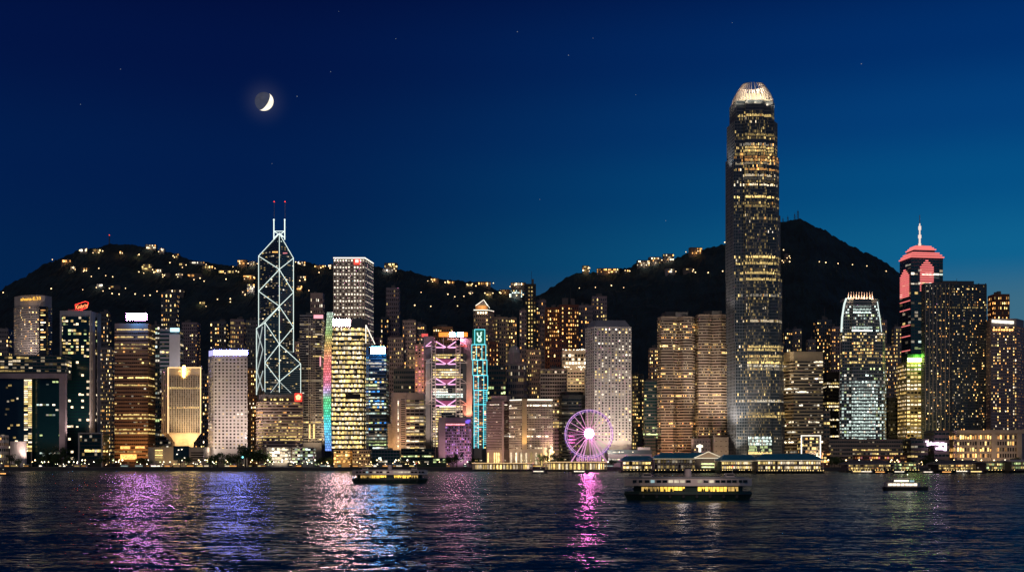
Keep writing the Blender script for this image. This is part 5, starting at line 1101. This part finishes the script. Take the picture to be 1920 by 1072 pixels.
def arcade(label, x0, x1, D, n, lightmat='brightyel', y0=883, y1=868):
    z = lambda y: wz(y, D); t = thing('arcaded_pier', label, 'pier', (wx((x0 + x1) / 2, D), D + 20, 0)); X0, X1 = wx(x0, D), wx(x1, D); N = 40; r = (X1 - X0) / 2; c = ((X0 + X1) / 2, D + 22)
    def arc(k, d=0): a = math.pi + math.pi * k; return (c[0] + (r + d) * math.cos(a), c[1] + (22 + d) * math.sin(a) * 1.0)
    zb = 2.0; zt = z(y1 - 1); m = MB()
    full_ = [(c[0] + r * math.cos(a), c[1] + 22 * math.sin(a)) for a in [2 * math.pi * k / 48 for k in range(48)]]
    m.prism(full_, zt - 1.3, zt, 'beige_stone', bottom=True); m.build('roof_terrace', t); m = MB(); m.prism(full_, 1, zb, 'near_black', bottom=True)
    for k in range(26): p = arc((k + .5) / 26, -1); m.tube((*p, -1.5), (*p, 1), .5, 'near_black', 6)
    m.build('deck', t); m = MB(); inn = [(c[0] + (r - 4) * math.cos(a), c[1] + 18 * math.sin(a)) for a in [2 * math.pi * k / 48 for k in range(48)]]; m.prism(inn, zb, zt - 1.35, 'yellow_stone'); m.build('inner_wall', t); m = MB()
    for k in range(n + 1):
        p = arc(k / n, -.8); m.cut(); m.box(p[0] - .35, p[0] + .35, p[1] - .35, p[1] + .35, zb, zt - 1.3, 'cream_paint')
    m.build_each('column', t); m = MB()
    for k in range(n):
        p, q = arc((k + .22) / n, -3.4), arc((k + .78) / n, -3.4); zz = zb + (zt - 1.3 - zb)
        m.cut(); m.poly([(*p, zb + .6), (*q, zb + .6), (*q, zz - 1.2), ((p[0] + q[0]) / 2, (p[1] + q[1]) / 2, zz - .5), (*p, zz - 1.2)], pick(lightmat))
    m.build_each('lit_arch', t); m = MB()
    for k in range(30): p, q = arc(k / 30, .2), arc((k + 1) / 30, .2); m.tube((*p, zt - .3), (*q, zt - .3), .22, 'strip_gold', 4)
    m.build('roof_edge_light', t); m = MB(); rn = random.Random(x0)
    for k in range(22): p = arc(rn.random(), -2 - 5 * rn.random()); m.cut(); m.tube((*p, zt), (*p, zt + 2.2), .08, 'dark_metal', 4); m.ball((*p, zt + 2.4), .38, pick('brightyel'), 5, 4)
    m.build_each('terrace_lamp', t); return t
arcade('long rounded arcaded pier with gold arches left of the ferris wheel', 884, 1000, 1340, 26)
arcade('rounded arcaded pier with gold arches beneath the ferris wheel', 1022, 1142, 1300, 22, y1=866)

# ------------------------------------------------------------------ ferris wheel
D = 1322; c = P(1104, 812.5, D); r = 44.5 * D / F; z0 = wz(866, 1300)
t = thing('ferris_wheel', 'violet lit ferris wheel with glowing white hub on the harbour front', 'ferris wheel', (c[0], D, z0))
emis('wheel_violet', (.84, .48, .98), 1.0, 'AUTO'); emis('wheel_pink', (1, .46, .80), .75, 'AUTO'); emis('hub_white', (1, .18, .60), 190, 'NONE'); emis('hub_pink', (1, .22, .55), .9)
def circ(rr, y, n, tr, mat, name):
    m = MB(); p = [(c[0] + rr * math.cos(a), D + y, c[2] + rr * math.sin(a)) for a in [2 * math.pi * k / n for k in range(n)]]
    for k in range(n): m.tube(p[k], p[(k + 1) % n], tr, mat, 5)
    return m.build(name, t)
circ(r, -2, 60, .27, 'wheel_violet', 'rim'); circ(r, 2, 60, .27, 'wheel_violet', 'rim'); circ(r * .93, 0, 60, .22, 'wheel_violet', 'inner_rim')
for k in range(20):
    a = 2 * math.pi * k / 20 + .08; m = MB()
    for y in (-2, 2): m.tube((c[0] + 3 * math.cos(a), D + y * 1.6, c[2] + 3 * math.sin(a)), (c[0] + r * math.cos(a), D + y, c[2] + r * math.sin(a)), .22, 'wheel_pink', 4)
    m.build('spoke', t)
m = MB(); m.ball((c[0], D - 4.2, c[2]), 4.7, 'hub_white', 20, 12, (4.7, 1.6, 4.7)); m.build('lit_hub', t)
m = MB(); m.tube((c[0], D - 4, c[2]), (c[0], D + 6, c[2]), 1.6, 'steel_grey', 10); m.build('axle', t)
for sx in (-1, 1):
    for yy in (-6, 6):
        for q in (24, 15, 9):
            m = MB(); m.tube((c[0] + sx * .8, D + yy * .6, c[2] - 2), (c[0] + sx * q * .62 * 1.25, D + yy * 1.6, z0), .36 if q == 24 else .26, 'wheel_pink', 5); m.build('support_leg', t)
m = MB(); emis('cabin_violet', (.42, .22, .9), .3); m.box(-1, 1, -.9, .9, -2.4, 0, 'cabin_violet'); m.tube((0, 0, 0), (0, 0, .8), .15, 'steel_grey', 4); m.prism([(-1.1, -1), (1.1, -1), (1.1, 1), (-1.1, 1)], .01, .35, 'cream_paint', top=[(-.4, -.4), (.4, -.4), (.4, .4), (-.4, .4)])
me = None
for k in range(40):
    a = 2 * math.pi * k / 40; pos = Vector((r * 1.0 * math.cos(a), 0, r * math.sin(a))) + c - Vector((c[0], D, z0))
    if me is None: o = m.build('cabin', None); me = o.data
    else: o = bpy.data.objects.new('cabin', me); scene.collection.objects.link(o)
    o.parent = t; o.location = pos
m = MB(); m.box(c[0] - 17, c[0] + 17, D - 9, D + 9, z0, z0 + 1.2, 'steel_grey')
for k in range(12): m.box(c[0] - 13 + k * 2.2, c[0] - 12 + k * 2.2, D - 6, D - 5.6, z0 + 1.2, z0 + 5 + (k % 3), 'wheel_pink')
m.build('boarding_platform', t); glow(t, (c[0], D - 9, c[2]), (1, .25, .65), 9000, 2)

# ------------------------------------------------------------------ ferries and boats
emis('cabin_gold', (1, .60, .08), 1.7, 'NONE', .4, .35); emis('cabin_amber', (1, .62, .16), .6, 'NONE', .5, .3); emis('cabin_warm', (1, .86, .60), .55, 'NONE', .5, .3); emis('cabin_cool', (.6, .95, 1), .5); emis('nav_red', (1, .08, .03), 2.0)
def hull_outline(L, W, n=9):
    p = []
    for k in range(n + 1): u = -1 + 2 * k / n; p.append((u * L / 2, -W / 2 * (1 - abs(u) ** 3.2) ** .8 - .25))
    for k in range(n + 1): u = 1 - 2 * k / n; p.append((u * L / 2, W / 2 * (1 - abs(u) ** 3.2) ** .8 + .25))
    return p
def ferry(label, xc, ywl, L, yaw=0, bright=1, group='double ended harbour ferries'):
    D = CZ * F / (ywl - HY); s = L / 39.0; t = thing('ferry', label, 'ferry', (wx(xc, D), D, 0), group); o = Vector(t.location)
    def add(m, name, par=None):
        m.v = [(v[0] * s + o[0], v[1] * s + o[1], v[2] * s) for v in m.v]; return m.build(name, par or t)
    m = MB(); bot = hull_outline(36, 7); mid_ = hull_outline(39, 9); m.prism(bot, -.6, 1.9, 'dark_green', top=mid_)
    m.prism(hull_outline(38.9, 9), 1.92, 2.7, 'dark_green', top=hull_outline(38.2, 8.8)); m.prism(hull_outline(39.2, 9.3), 1.7, 1.92, 'near_black', bottom=True); add(m, 'hull')
    for x in range(-14, 15, 4): m = MB(); m.tube((x, -4.55, 1.2), (x, -4.8, 1.2), .42, 'near_black', 10); add(m, 'tyre_fender')
    m = MB(); m.prism(hull_outline(33, 7.6), 2.2, 4.3, 'dark_green')
    lower = add(m, 'lower_deck'); m = MB()
    for xa, xb in ((-14.5, -9.2), (-9, -5), (-4.8, -1.6), (2.4, 6), (6.2, 11), (11.2, 14.6)):
        for ya in (-4.25, 3.9): m = MB(); m.box(xa, xb, ya, ya + .35, 2.75 + (0, .3, .1)[int(abs(xa)) % 3], 4.1, 'cabin_gold' if abs(xa) < 11 else 'cabin_amber'); add(m, 'lit_window', lower)
    for k in range(27):                                    # posts between the panes
        x = -14.6 + k * 1.12
        if not -1.6 < x < 2.4: m = MB(); m.box(x - .07, x + .07, -4.34, -4.2, 2.7, 4.15, 'dark_green'); add(m, 'window_post', lower)
    for k in range(26):                                    # passengers seen dark against the lit lower deck
        x = RN.uniform(-14, 14)
        if not -1.6 < x < 2.4: m = MB(); m.ball((x, -4.38, 3.5), .17, 'near_black', 6, 5); m.prism([(x - .24, -4.46), (x + .24, -4.46), (x + .2, -4.3), (x - .2, -4.3)], 2.7, 3.34, 'near_black'); add(m, 'seated_figure' if k % 2 else 'standing_figure', lower)
    m = MB(); m.prism(hull_outline(38.6, 9.2), 4.32, 6.6, 'cream_paint'); m.prism(hull_outline(39.2, 9.6), 4.22, 4.4, 'dark_green', bottom=True); upper = add(m, 'upper_deck'); m = MB()
    for k in range(20):
        x = -17 + k * 1.75
        if -.9 < x < 1.6: continue
        yy = -4.62 * (1 - abs((x + .6) / 19.3) ** 3.2) ** .8 - .32
        mt_ = 'cabin_warm' if (abs(x) < 9.5 and RN.random() < .66) else ('cabin_cool' if k == 3 else 'glass_dark')
        for sg in (1, -1): m = MB(); m.box(x, x + 1.35, min(sg * yy, sg * (yy + .3)), max(sg * yy, sg * (yy + .3)), 5.35, 6.15, mt_); add(m, 'upper_window', upper)
    m = MB(); m.prism(hull_outline(37, 9.8), 6.75, 6.98, 'steel_grey', bottom=True)
    for x in range(-16, 17, 4):
        for y in (-3.4, 3.4): m.tube((x, y, 6.6), (x, y, 6.76), .12, 'steel_grey', 4)
    add(m, 'roof')
    for x in (-12.5, 12.5):
        m = MB(); m.prism([(x - 1.4, -1.6), (x + 1.4, -1.6), (x + 1.4, 1.6), (x - 1.4, 1.6)], 7.0, 8.1, 'cream_paint', top=[(x - 1.2, -1.4), (x + 1.2, -1.4), (x + 1.2, 1.4), (x - 1.2, 1.4)]); m.box(x - 1.1, x + 1.1, -1.66, -1.5, 7.45, 7.9, 'glass_dark'); add(m, 'wheelhouse')
    m = MB(); m.tube((0, 0, 7.0), (0, 0, 9.4), 1.1, 'cream_paint', 12, 1.0); m.tube((0, 0, 9.4), (0, 0, 9.8), 1.02, 'near_black', 12); add(m, 'funnel')
    m = MB(); m.tube((13.5, 0, 7.9), (13.5, 0, 10.6), .1, 'steel_grey', 5); m.ball((13.5, 0, 10.2), .22, 'nav_red', 6, 4); add(m, 'mast')
    glow(t, o + Vector((-3, -12, 7)) * s, PINKW, 480 * bright); glow(t, o + Vector((6, -12, 7)) * s, PINKW, 480 * bright)  # added unseen point lights off the near side, brightening the upper deck
    t.rotation_euler.z = yaw; return t
ferry('nearest green and white double ended ferry with gold lit lower deck', 1290, 937, 38.6)
ferry('smaller looking green and white ferry in front of the violet lit block', 731, 905.5, 39.5, .02)
def launch(label, xc, ywl, L, mats=('cream_paint', 'lit_n3', 'near_black'), yaw=0, decks=2, group=None, name='motor_launch'):
    D = CZ * F / (ywl - HY); t = thing(name, label, 'boat', (wx(xc, D), D, 0), group); o = Vector(t.location); s = L / 19.0
    def add(m, n): m.v = [(v[0] * s + o[0], v[1] * s + o[1], v[2] * s) for v in m.v]; return m.build(n, t)
    hl = [(-9.5, 0), (-8.5, -2.2), (4, -2.4), (9.8, 0), (4, 2.4), (-8.5, 2.2)]; m = MB(); m.prism([(x * .93, y * .8) for x, y in hl], -.4, 1.5, mats[2], top=hl); add(m, 'hull')
    m = MB(); m.prism([(-8, -1.9), (4.5, -1.9), (6.2, 0), (4.5, 1.9), (-8, 1.9)], 1.5, 3.2, mats[0]); add(m, 'cabin'); m = MB()
    for k in range(7): m.cut(); m.box(-7.4 + k * 1.7, -6 + k * 1.7, -2.05, -1.85, 2.0, 2.9, mats[1])
    m.v = [(v[0] * s + o[0], v[1] * s + o[1], v[2] * s) for v in m.v]; m.build_each('cabin_window', t)
    if decks > 1:
        m = MB(); m.box(-5.5, 3.5, -1.7, 1.7, 4.9, 5.1, mats[0])
        for x in (-5, -1.5, 3): 
            for y in (-1.5, 1.5): m.tube((x, y, 3.2), (x, y, 4.95), .1, 'steel_grey', 4)
        add(m, 'canopy'); m = MB(); m.box(-5, 1, -1.5, -1.3, 3.6, 4.3, mats[1]); m.box(1.4, 3.2, -1.6, -1.4, 3.5, 4.2, 'cabin_cool'); add(m, 'upper_window')
    m = MB(); m.tube((1, 0, 3.2), (1, 0, 6.4), .09, 'steel_grey', 4); m.ball((1, 0, 6.5), .2, 'lit_n4', 5, 4); add(m, 'mast')
    t.rotation_euler.z = yaw; glow(t, o + Vector((0, -6, 5)) * s, WHITE, 150); return t
launch('small white lit motor launch crossing at right with dark hull', 1697, 919, 18.5)
launch('small dark boat with reddish light at left edge of water', 4, 892, 15, ('concrete_dark', 'lit_o3', 'near_black'), 0, 1)
brn = random.Random(3)
for i, (x, lab, mt_) in enumerate(((1608, 'small pale moored boat left of the grey roofed shed front', 'cream_paint'), (1627, 'white moored motor boat before the grey roofed shed', 'cream_paint'), (1652, 'moored boat with orange lit cabin beside the dark green shed', 'red_brown'),
                                   (1688, 'dark moored boat below the dark green flat shed', 'navy_wall'), (1742, 'small moored boat in the gap between the two grey roofed sheds', 'cream_paint'), (1776, 'moored boat with red orange cabin before the long grey shed', 'red_brown'),
                                   (1806, 'white moored cruiser with lit cabin before the long grey shed', 'cream_paint'), (1832, 'second white cruiser close to the green glass shed', 'cream_paint'), (1088, 'long flat moored boat before the wheel arcade', 'near_black'), (1012, 'pale moored boat between the two arcaded piers', 'purple_grey'))):
    launch(lab, x, 886.5 + brn.random() * 1.2, 11 + brn.random() * 5, (mt_, brn.choice(('lit_o3', 'lit_y3', 'lit_n3')), 'near_black'), brn.uniform(-.3, .3), 1, 'boats moored along the piers', 'moored_boat')

# ------------------------------------------------------------------ promenade trees, lamps
def leaf_tree(h, w_, seed):
    rn = random.Random(seed); tr = MB(); tr.tube((0, 0, 0), (0, 0, h * .55), h * .035, 'bark', 7, h * .018)
    for k in range(5):
        a = rn.uniform(0, 6.28); tr.tube((0, 0, h * (.3 + .05 * k)), (w_ * .3 * math.cos(a), w_ * .3 * math.sin(a), h * (.6 + .06 * k)), h * .015, 'bark', 5, h * .006)
    cr = MB(); cl = [(rn.gauss(0, w_ * .22), rn.gauss(0, w_ * .22), h * rn.uniform(.42, .9), w_ * rn.uniform(.14, .26)) for _ in range(13)]
    for _ in range(620):
        c_ = rn.choice(cl); d = Vector((rn.gauss(0, 1), rn.gauss(0, 1), rn.gauss(0, .8))).normalized() * c_[3] * rn.uniform(.6, 1.1); p = Vector(c_[:3]) + d
        u = Vector((rn.gauss(0, 1), rn.gauss(0, 1), rn.gauss(0, 1))).normalized(); v = u.orthogonal().normalized(); q = w_ * rn.uniform(.028, .06)
        cr.poly([p + u * q, p + v * q * .6, p - u * q, p - v * q * .6], 'foliage')
    return tr, cr
protos = []
for i, (h, w_) in enumerate(((11, 10), (8, 9), (13, 9), (9, 12))):
    tr, cr = leaf_tree(h, w_, 40 + i); protos.append((tr, cr))
tmesh = {}
def tree(x, D, k, s, label='round leafy dark tree on the waterfront promenade'):
    t = thing('promenade_tree', label, 'tree', (wx(x, D), D, 4), 'trees along the promenade')
    for nm, mb in (('trunk', protos[k][0]), ('crown', protos[k][1])):
        if (k, nm) not in tmesh: o = mb.build(nm, None); tmesh[(k, nm)] = o.data
        else: o = bpy.data.objects.new(nm, tmesh[(k, nm)]); scene.collection.objects.link(o)
        o.parent = t
    t.rotation_euler.z = RN.uniform(0, 6); t.scale = (s, s, s); return t
for x in (20, 36, 78, 86, 94, 102, 110, 118, 126, 186, 195, 262, 270, 279, 340, 352, 400, 408, 428, 434, 447, 455, 462, 476, 484, 490, 497, 598, 606, 614, 700, 842, 850, 858, 880, 888, 896, 1014, 1026, 1036, 1042, 1050, 1150, 1480, 1488, 1560, 1566, 1572, 1735, 1741, 1905):
    tree(x + RN.uniform(-2, 2), RN.uniform(1416, 1446), RN.randrange(4), RN.uniform(.75, 1.35) * (1.75 if 78 < x < 127 or 426 < x < 498 else 1.1))
lm = MB(); lm.tube((0, 0, 0), (0, 0, 6.2), .14, 'dark_metal', 6, .09); lm.tube((0, 0, 0), (0, 0, .6), .25, 'dark_metal', 6); lpost = lm.build('post', None); lpm = lpost.data; bpy.data.objects.remove(lpost)
LAMPS = []
for nm, col, s in (('warm', (1, .70, .30), 7), ('white', (1, .90, .64), 8), ('green', (.86, 1, .45), 4), ('cyan', (.2, .85, .9), 4)):
    emis('lamp_' + nm, col, s, 'AUTO'); m = MB(); m.ball((0, 0, 6.6), .55, 'lamp_' + nm, 8, 6); o = m.build('globe', None); LAMPS.append(o.data); bpy.data.objects.remove(o)
def street_lamp(x, D, k, s=1.0, z=4):
    t = thing('street_lamp', ['street lamp with warm yellow globe on the harbour promenade', 'street lamp with white globe on the harbour promenade', 'street lamp with greenish globe on the harbour promenade', 'single tall street lamp with cyan light before dark trees'][k], 'street lamp', (wx(x, D), D, z), 'street lamps along the promenade')
    for nm, me_ in (('post', lpm), ('globe', LAMPS[k])): o = bpy.data.objects.new(nm, me_); scene.collection.objects.link(o); o.parent = t
    t.scale = (s, s, s); return t
street_lamp(455, 1412, 3, 1.7)
lr = random.Random(21)
for i in range(250):
    x = lr.uniform(0, 880) if i < 84 or i > 169 else lr.uniform(1000, 1920) if i < 120 else lr.uniform(1540, 1920)
    street_lamp(x, lr.uniform(1407, 1434) if x < 1000 or i % 3 else lr.uniform(1290, 1400), lr.choice((0, 0, 1, 1, 2) if x < 600 else (0, 0, 0, 1)), lr.choice((.4, .55, .7, .9, 1.2)))
# low market stalls and parked vans give the band of small lights at the quay
def stall(x, D, lab, mt_, lit, w_=7):
    X = wx(x, D); t = thing('kiosk', lab, 'kiosk', (X, D, 4), 'kiosks along the quay'); m = MB(); m.box(X - w_ / 2, X + w_ / 2, D, D + 4, 4, 6.4, mt_); m.build('body', t); m = MB(); m.prism([(X - w_ / 2 - .4, D - 1), (X + w_ / 2 + .4, D - 1), (X + w_ / 2 + .4, D + 4.4), (X - w_ / 2 - .4, D + 4.4)], 6.42, 7.3, mt_, top=[(X - w_ / 2, D + 1), (X + w_ / 2, D + 1), (X + w_ / 2, D + 3), (X - w_ / 2, D + 3)], bottom=True); m.build('roof', t); m = MB(); m.box(X - w_ / 2 + .4, X + w_ / 2 - .4, D - .3, D - .05, 4.8, 6.1, lit); m.build('lit_counter', t)
for i in range(64):
    x = lr.uniform(5, 880) if i < 46 else lr.uniform(1000, 1170); stall(x, lr.uniform(1406, 1424), 'small dim lit kiosk on the promenade behind the seawall', lr.choice(('concrete_dark', 'navy_wall', 'dark_green', 'purple_grey')), lr.choice(('lit_y1', 'lit_w2', 'lit_o1', 'lit_c1', 'lit_n3', 'lit_y2', 'lit_o2')), lr.uniform(3, 9))

# ------------------------------------------------------------------ houses and lamps on the hills
HOUSES = [(125, 490, 18, 6, 'o', 'orange lit villa high on the left slope'), (158, 470, 14, 6, 'n', 'pale villa just left of the hilltop mast'), (183, 470, 18, 5, 'y', 'gold lit villa below the hilltop mast'), (138, 502, 10, 4, 'w', 'small white lit house under the orange villa'),
    (160, 505, 14, 6, 'o', 'amber house below the orange villa on the left slope'), (228, 473, 5, 3, 'o', 'tiny lit house right of the hilltop mast'), (260, 479, 4, 2, 'y', 'tiny gold lit house under the left summit'), (283, 463, 20, 8, 'w', 'white lit mansion on the crest right of the summit'), (304, 470, 9, 7, 'n', 'small pale house on the crest right of the mansion'),
    (332, 480, 8, 8, 'o', 'orange lit crest house at the end of the flat summit'), (276, 501, 18, 10, 'y', 'grey block with one gold window on mid slope'), (298, 508, 14, 6, 'w', 'grey block with lit base beside the one window block'), (314, 515, 10, 4, 'w', 'low lit house at the right end of the mid slope row'), (341, 496, 8, 5, 'y', 'gold lit cottage below the crest'),
    (370, 493, 28, 4, 'n', 'long white gold terrace on the crest'), (390, 501, 20, 5, 'y', 'terrace house just under the white gold terrace'), (338, 515, 8, 5, 'n', 'small pale lit house on mid slope'), (366, 517, 26, 6, 'o', 'long orange lit terrace on mid slope'), (426, 510, 30, 6, 'y', 'bright gold villa left of the braced tower'),
    (455, 492, 18, 8, 'o', 'dim block on the crest left of the braced tower'), (474, 494, 12, 7, 'w', 'block touching the braced tower on the crest'), (468, 520, 22, 7, 'o', 'amber terrace left of the braced tower'), (471, 540, 14, 14, 'n', 'grey hillside tower block left of the braced tower'), (457, 548, 8, 6, 'o', 'small orange house under the amber terrace'),
    (188, 535, 11, 4, 'n', 'small white lit house low on the left slope'), (215, 538, 22, 4, 'y', 'gold row house low on the left slope'), (380, 568, 10, 4, 'y', 'small house low above the violet roof hotel'), (330, 546, 30, 5, 'w', 'house group above the dark stepped apartment tower'),
    (566, 493, 14, 5, 'n', 'white villa on the crest right of the braced tower'), (600, 500, 20, 4, 'o', 'row of orange lit houses on the crest'), (620, 499, 8, 6, 'w', 'crest house touching the dot lit tower'), (733, 498, 24, 8, 'y', 'bright gold mansion on the crest right of dot lit tower'), (727, 507, 20, 4, 'n', 'dim annex under the bright gold mansion'),
    (566, 522, 16, 8, 'w', 'grey terrace on the slope right of the braced tower'), (562, 540, 10, 8, 'o', 'orange lit house right of the braced tower'), (815, 525, 16, 5, 'o', 'first orange lit house on the descending crest'), (845, 530, 14, 5, 'o', 'second orange lit house down the crest'), (880, 535, 14, 5, 'y', 'gold lit house further down the crest'),
    (905, 532, 30, 6, 'o', 'longest orange lit row house near the ridge gap'), (917, 551, 12, 7, 'y', 'gold lit house under the longest orange row'), (884, 548, 5, 4, 'n', 'tiny pale house under the crest row'), (946, 547, 20, 7, 'o', 'orange red house at the left of the ridge gap'), (967, 551, 24, 14, 'c', 'bluish white lit block with green windows by the ridge gap'),
    (972, 533, 28, 5, 'w', 'pale flat roofed house crowning the ridge gap'), (1098, 504, 12, 10, 'y', 'gold lit block alone on the right hill crest'), (1140, 508, 42, 8, 'o', 'dim long block on the right hill crest'), (1174, 508, 8, 4, 'w', 'tiny house right of the dim long block'), (1207, 494, 26, 10, 'w', 'warm lit apartment row, lowest of three on the crest'),
    (1228, 489, 24, 12, 'w', 'warm lit apartment row, middle of three on the crest'), (1253, 483, 20, 12, 'w', 'warm lit apartment row, highest of three on the crest'), (1304, 471, 24, 12, 'o', 'round orange lit house on the right crest'), (1256, 508, 18, 7, 'n', 'dim house below the warm apartment rows'), (1290, 507, 18, 7, 'y', 'gold lit villa below the round orange house'),
    (1475, 480, 10, 6, 'o', 'small lit house right of the tallest tower'), (1471, 489, 12, 2, 'y', 'low lit wall house right of the tallest tower')]
hr = random.Random(9)
for px, py, ww, hh, hue, lab in HOUSES:
    h = hill_at(px, py + hh * .5); k = h[1] / F; W, H = ww * k, hh * k; x, y, zb = h[0], h[1] - 4, h[2]
    t = thing('hillside_house', lab, 'house', (x, y, zb), 'houses on the hills'); m = MB(); m.box(x - W / 2, x + W / 2, y, y + 14, zb - 14, zb + H, 'concrete_dark' if hue != 'n' else 'grey_stone'); wl = m.build('wall', t)
    m = MB(); m.prism([(x - W / 2 - .5, y - .5), (x + W / 2 + .5, y - .5), (x + W / 2 + .5, y + 14.5), (x - W / 2 - .5, y + 14.5)], zb + H + .02, zb + H + 1.4, 'roof_grey', top=[(x - W * .42, y + 3), (x + W * .42, y + 3), (x + W * .42, y + 11), (x - W * .42, y + 11)], bottom=True); m.build('roof', t)
    m = MB(); nr = max(1, int(H / 3.6)); nc = max(2, int(W / 2.6))
    for r_ in range(nr):
        for c_ in range(nc):
            if hr.random() < .42:
                xa = x - W / 2 + W * (c_ + .14) / nc; za = zb + H * (r_ + .2) / nr; m.cut(); hu = hue if hr.random() < .7 else hr.choice('yywoo')
                m.box(xa, xa + W / nc * .74, y - .3, y - .05, za, za + H / nr * .62, f'lit_{hu}{hr.choice((1, 2, 2, 3, 3, 4))}')
    m.build_each('window', t)
    if hr.random() < .6: glow(t, (x, y - 6, zb + 2), HUE[hue], 1800)
LT = [(98, 543), (157, 543), (187, 504), (173, 519), (200, 517), (213, 520), (237, 541), (195, 546), (212, 552), (225, 553), (255, 553), (272, 554), (283, 555), (296, 547), (409, 562), (433, 562), (433, 567), (425, 525), (320, 494), (438, 500), (8, 550), (100, 487), (384, 528), (365, 525), (262, 511), (271, 512), (290, 512),
      (599, 512), (580, 545), (840, 553), (853, 557), (870, 556), (880, 549), (790, 548), (858, 574), (808, 575), (778, 574), (905, 576), (1086, 540), (1116, 539), (1146, 537), (1169, 539), (1327, 513), (1354, 510), (1358, 456), (1535, 491), (1547, 494), (1570, 495), (1597, 497), (1624, 499), (1660, 509), (1468, 470)]
emis('hill_lamp', (1, .66, .32), 3.2, 'NONE'); m = MB(); m.ball((0, 0, 5), 1.15, 'hill_lamp', 6, 4); o = m.build('globe', None); hg = o.data; bpy.data.objects.remove(o); m = MB(); m.tube((0, 0, -3), (0, 0, 4.4), .2, 'dark_metal', 5); o = m.build('post', None); hp = o.data; bpy.data.objects.remove(o)
for px, py, ww, hh, hue, lab in HOUSES:
    for _ in range(hr.choice((1, 2, 3))): LT.append((px + hr.uniform(-.8, .8) * ww, py + hr.uniform(-2, 6)))
for px, py in LT:
    h = hill_at(px, py + 4); t = thing('hillside_lamp', 'single small road lamp on the dark hillside', 'street lamp', (h[0], h[1] - 6, h[2]), 'road lamps on the hills'); s = hr.uniform(.7, 1.2); t.scale = (s, s, s)
    for nm, me_ in (('post', hp), ('globe', hg)): o = bpy.data.objects.new(nm, me_); scene.collection.objects.link(o); o.parent = t
def mast(label, px, y0, y1, D, w_, lampm=None):
    b = P(px, y0, D); tz = wz(y1, D); t = thing('radio_mast', label, 'mast', b, 'radio masts on the hilltops'); m = MB()
    for sx, sy in ((-1, -1), (1, -1), (1, 1), (-1, 1)): m.tube((b[0] + sx * w_, D + sy * w_, b[2] - 8), (b[0] + sx * w_ * .5, D + sy * w_ * .5, tz), .35, 'dark_metal', 4)
    n = max(2, int((tz - b[2]) / 5))
    for k in range(n):
        za, zb = b[2] + (tz - b[2]) * k / n, b[2] + (tz - b[2]) * (k + 1) / n; m.tube((b[0] - w_, D - w_, za), (b[0] + w_, D - w_, zb), .2, 'dark_metal', 4); m.tube((b[0] + w_, D - w_, za), (b[0] - w_, D - w_, zb), .2, 'dark_metal', 4)
    m.tube((b[0], D, tz - 2), (b[0], D, tz + 4), .3, 'dark_metal', 4); m.build('lattice', t)
    if lampm: m = MB(); m.ball((b[0], D, tz), 1.2, lampm, 6, 4); m.build('warning_lamp', t)
mast('thin radio mast with red lamp on the left summit', 205, 460, 441, 2750, 1.0, 'nav_red')
mast('tallest lattice mast on the right summit', 1496, 416, 396, 2750, 2.2); mast('lattice mast left of the tallest one on the right summit', 1490, 416, 402, 2750, 1.5); mast('short lattice mast right of the tallest tower', 1477, 418, 407, 2750, 1.8); mast('shortest lattice mast close to the tallest tower', 1468, 419, 410, 2750, 1.2)
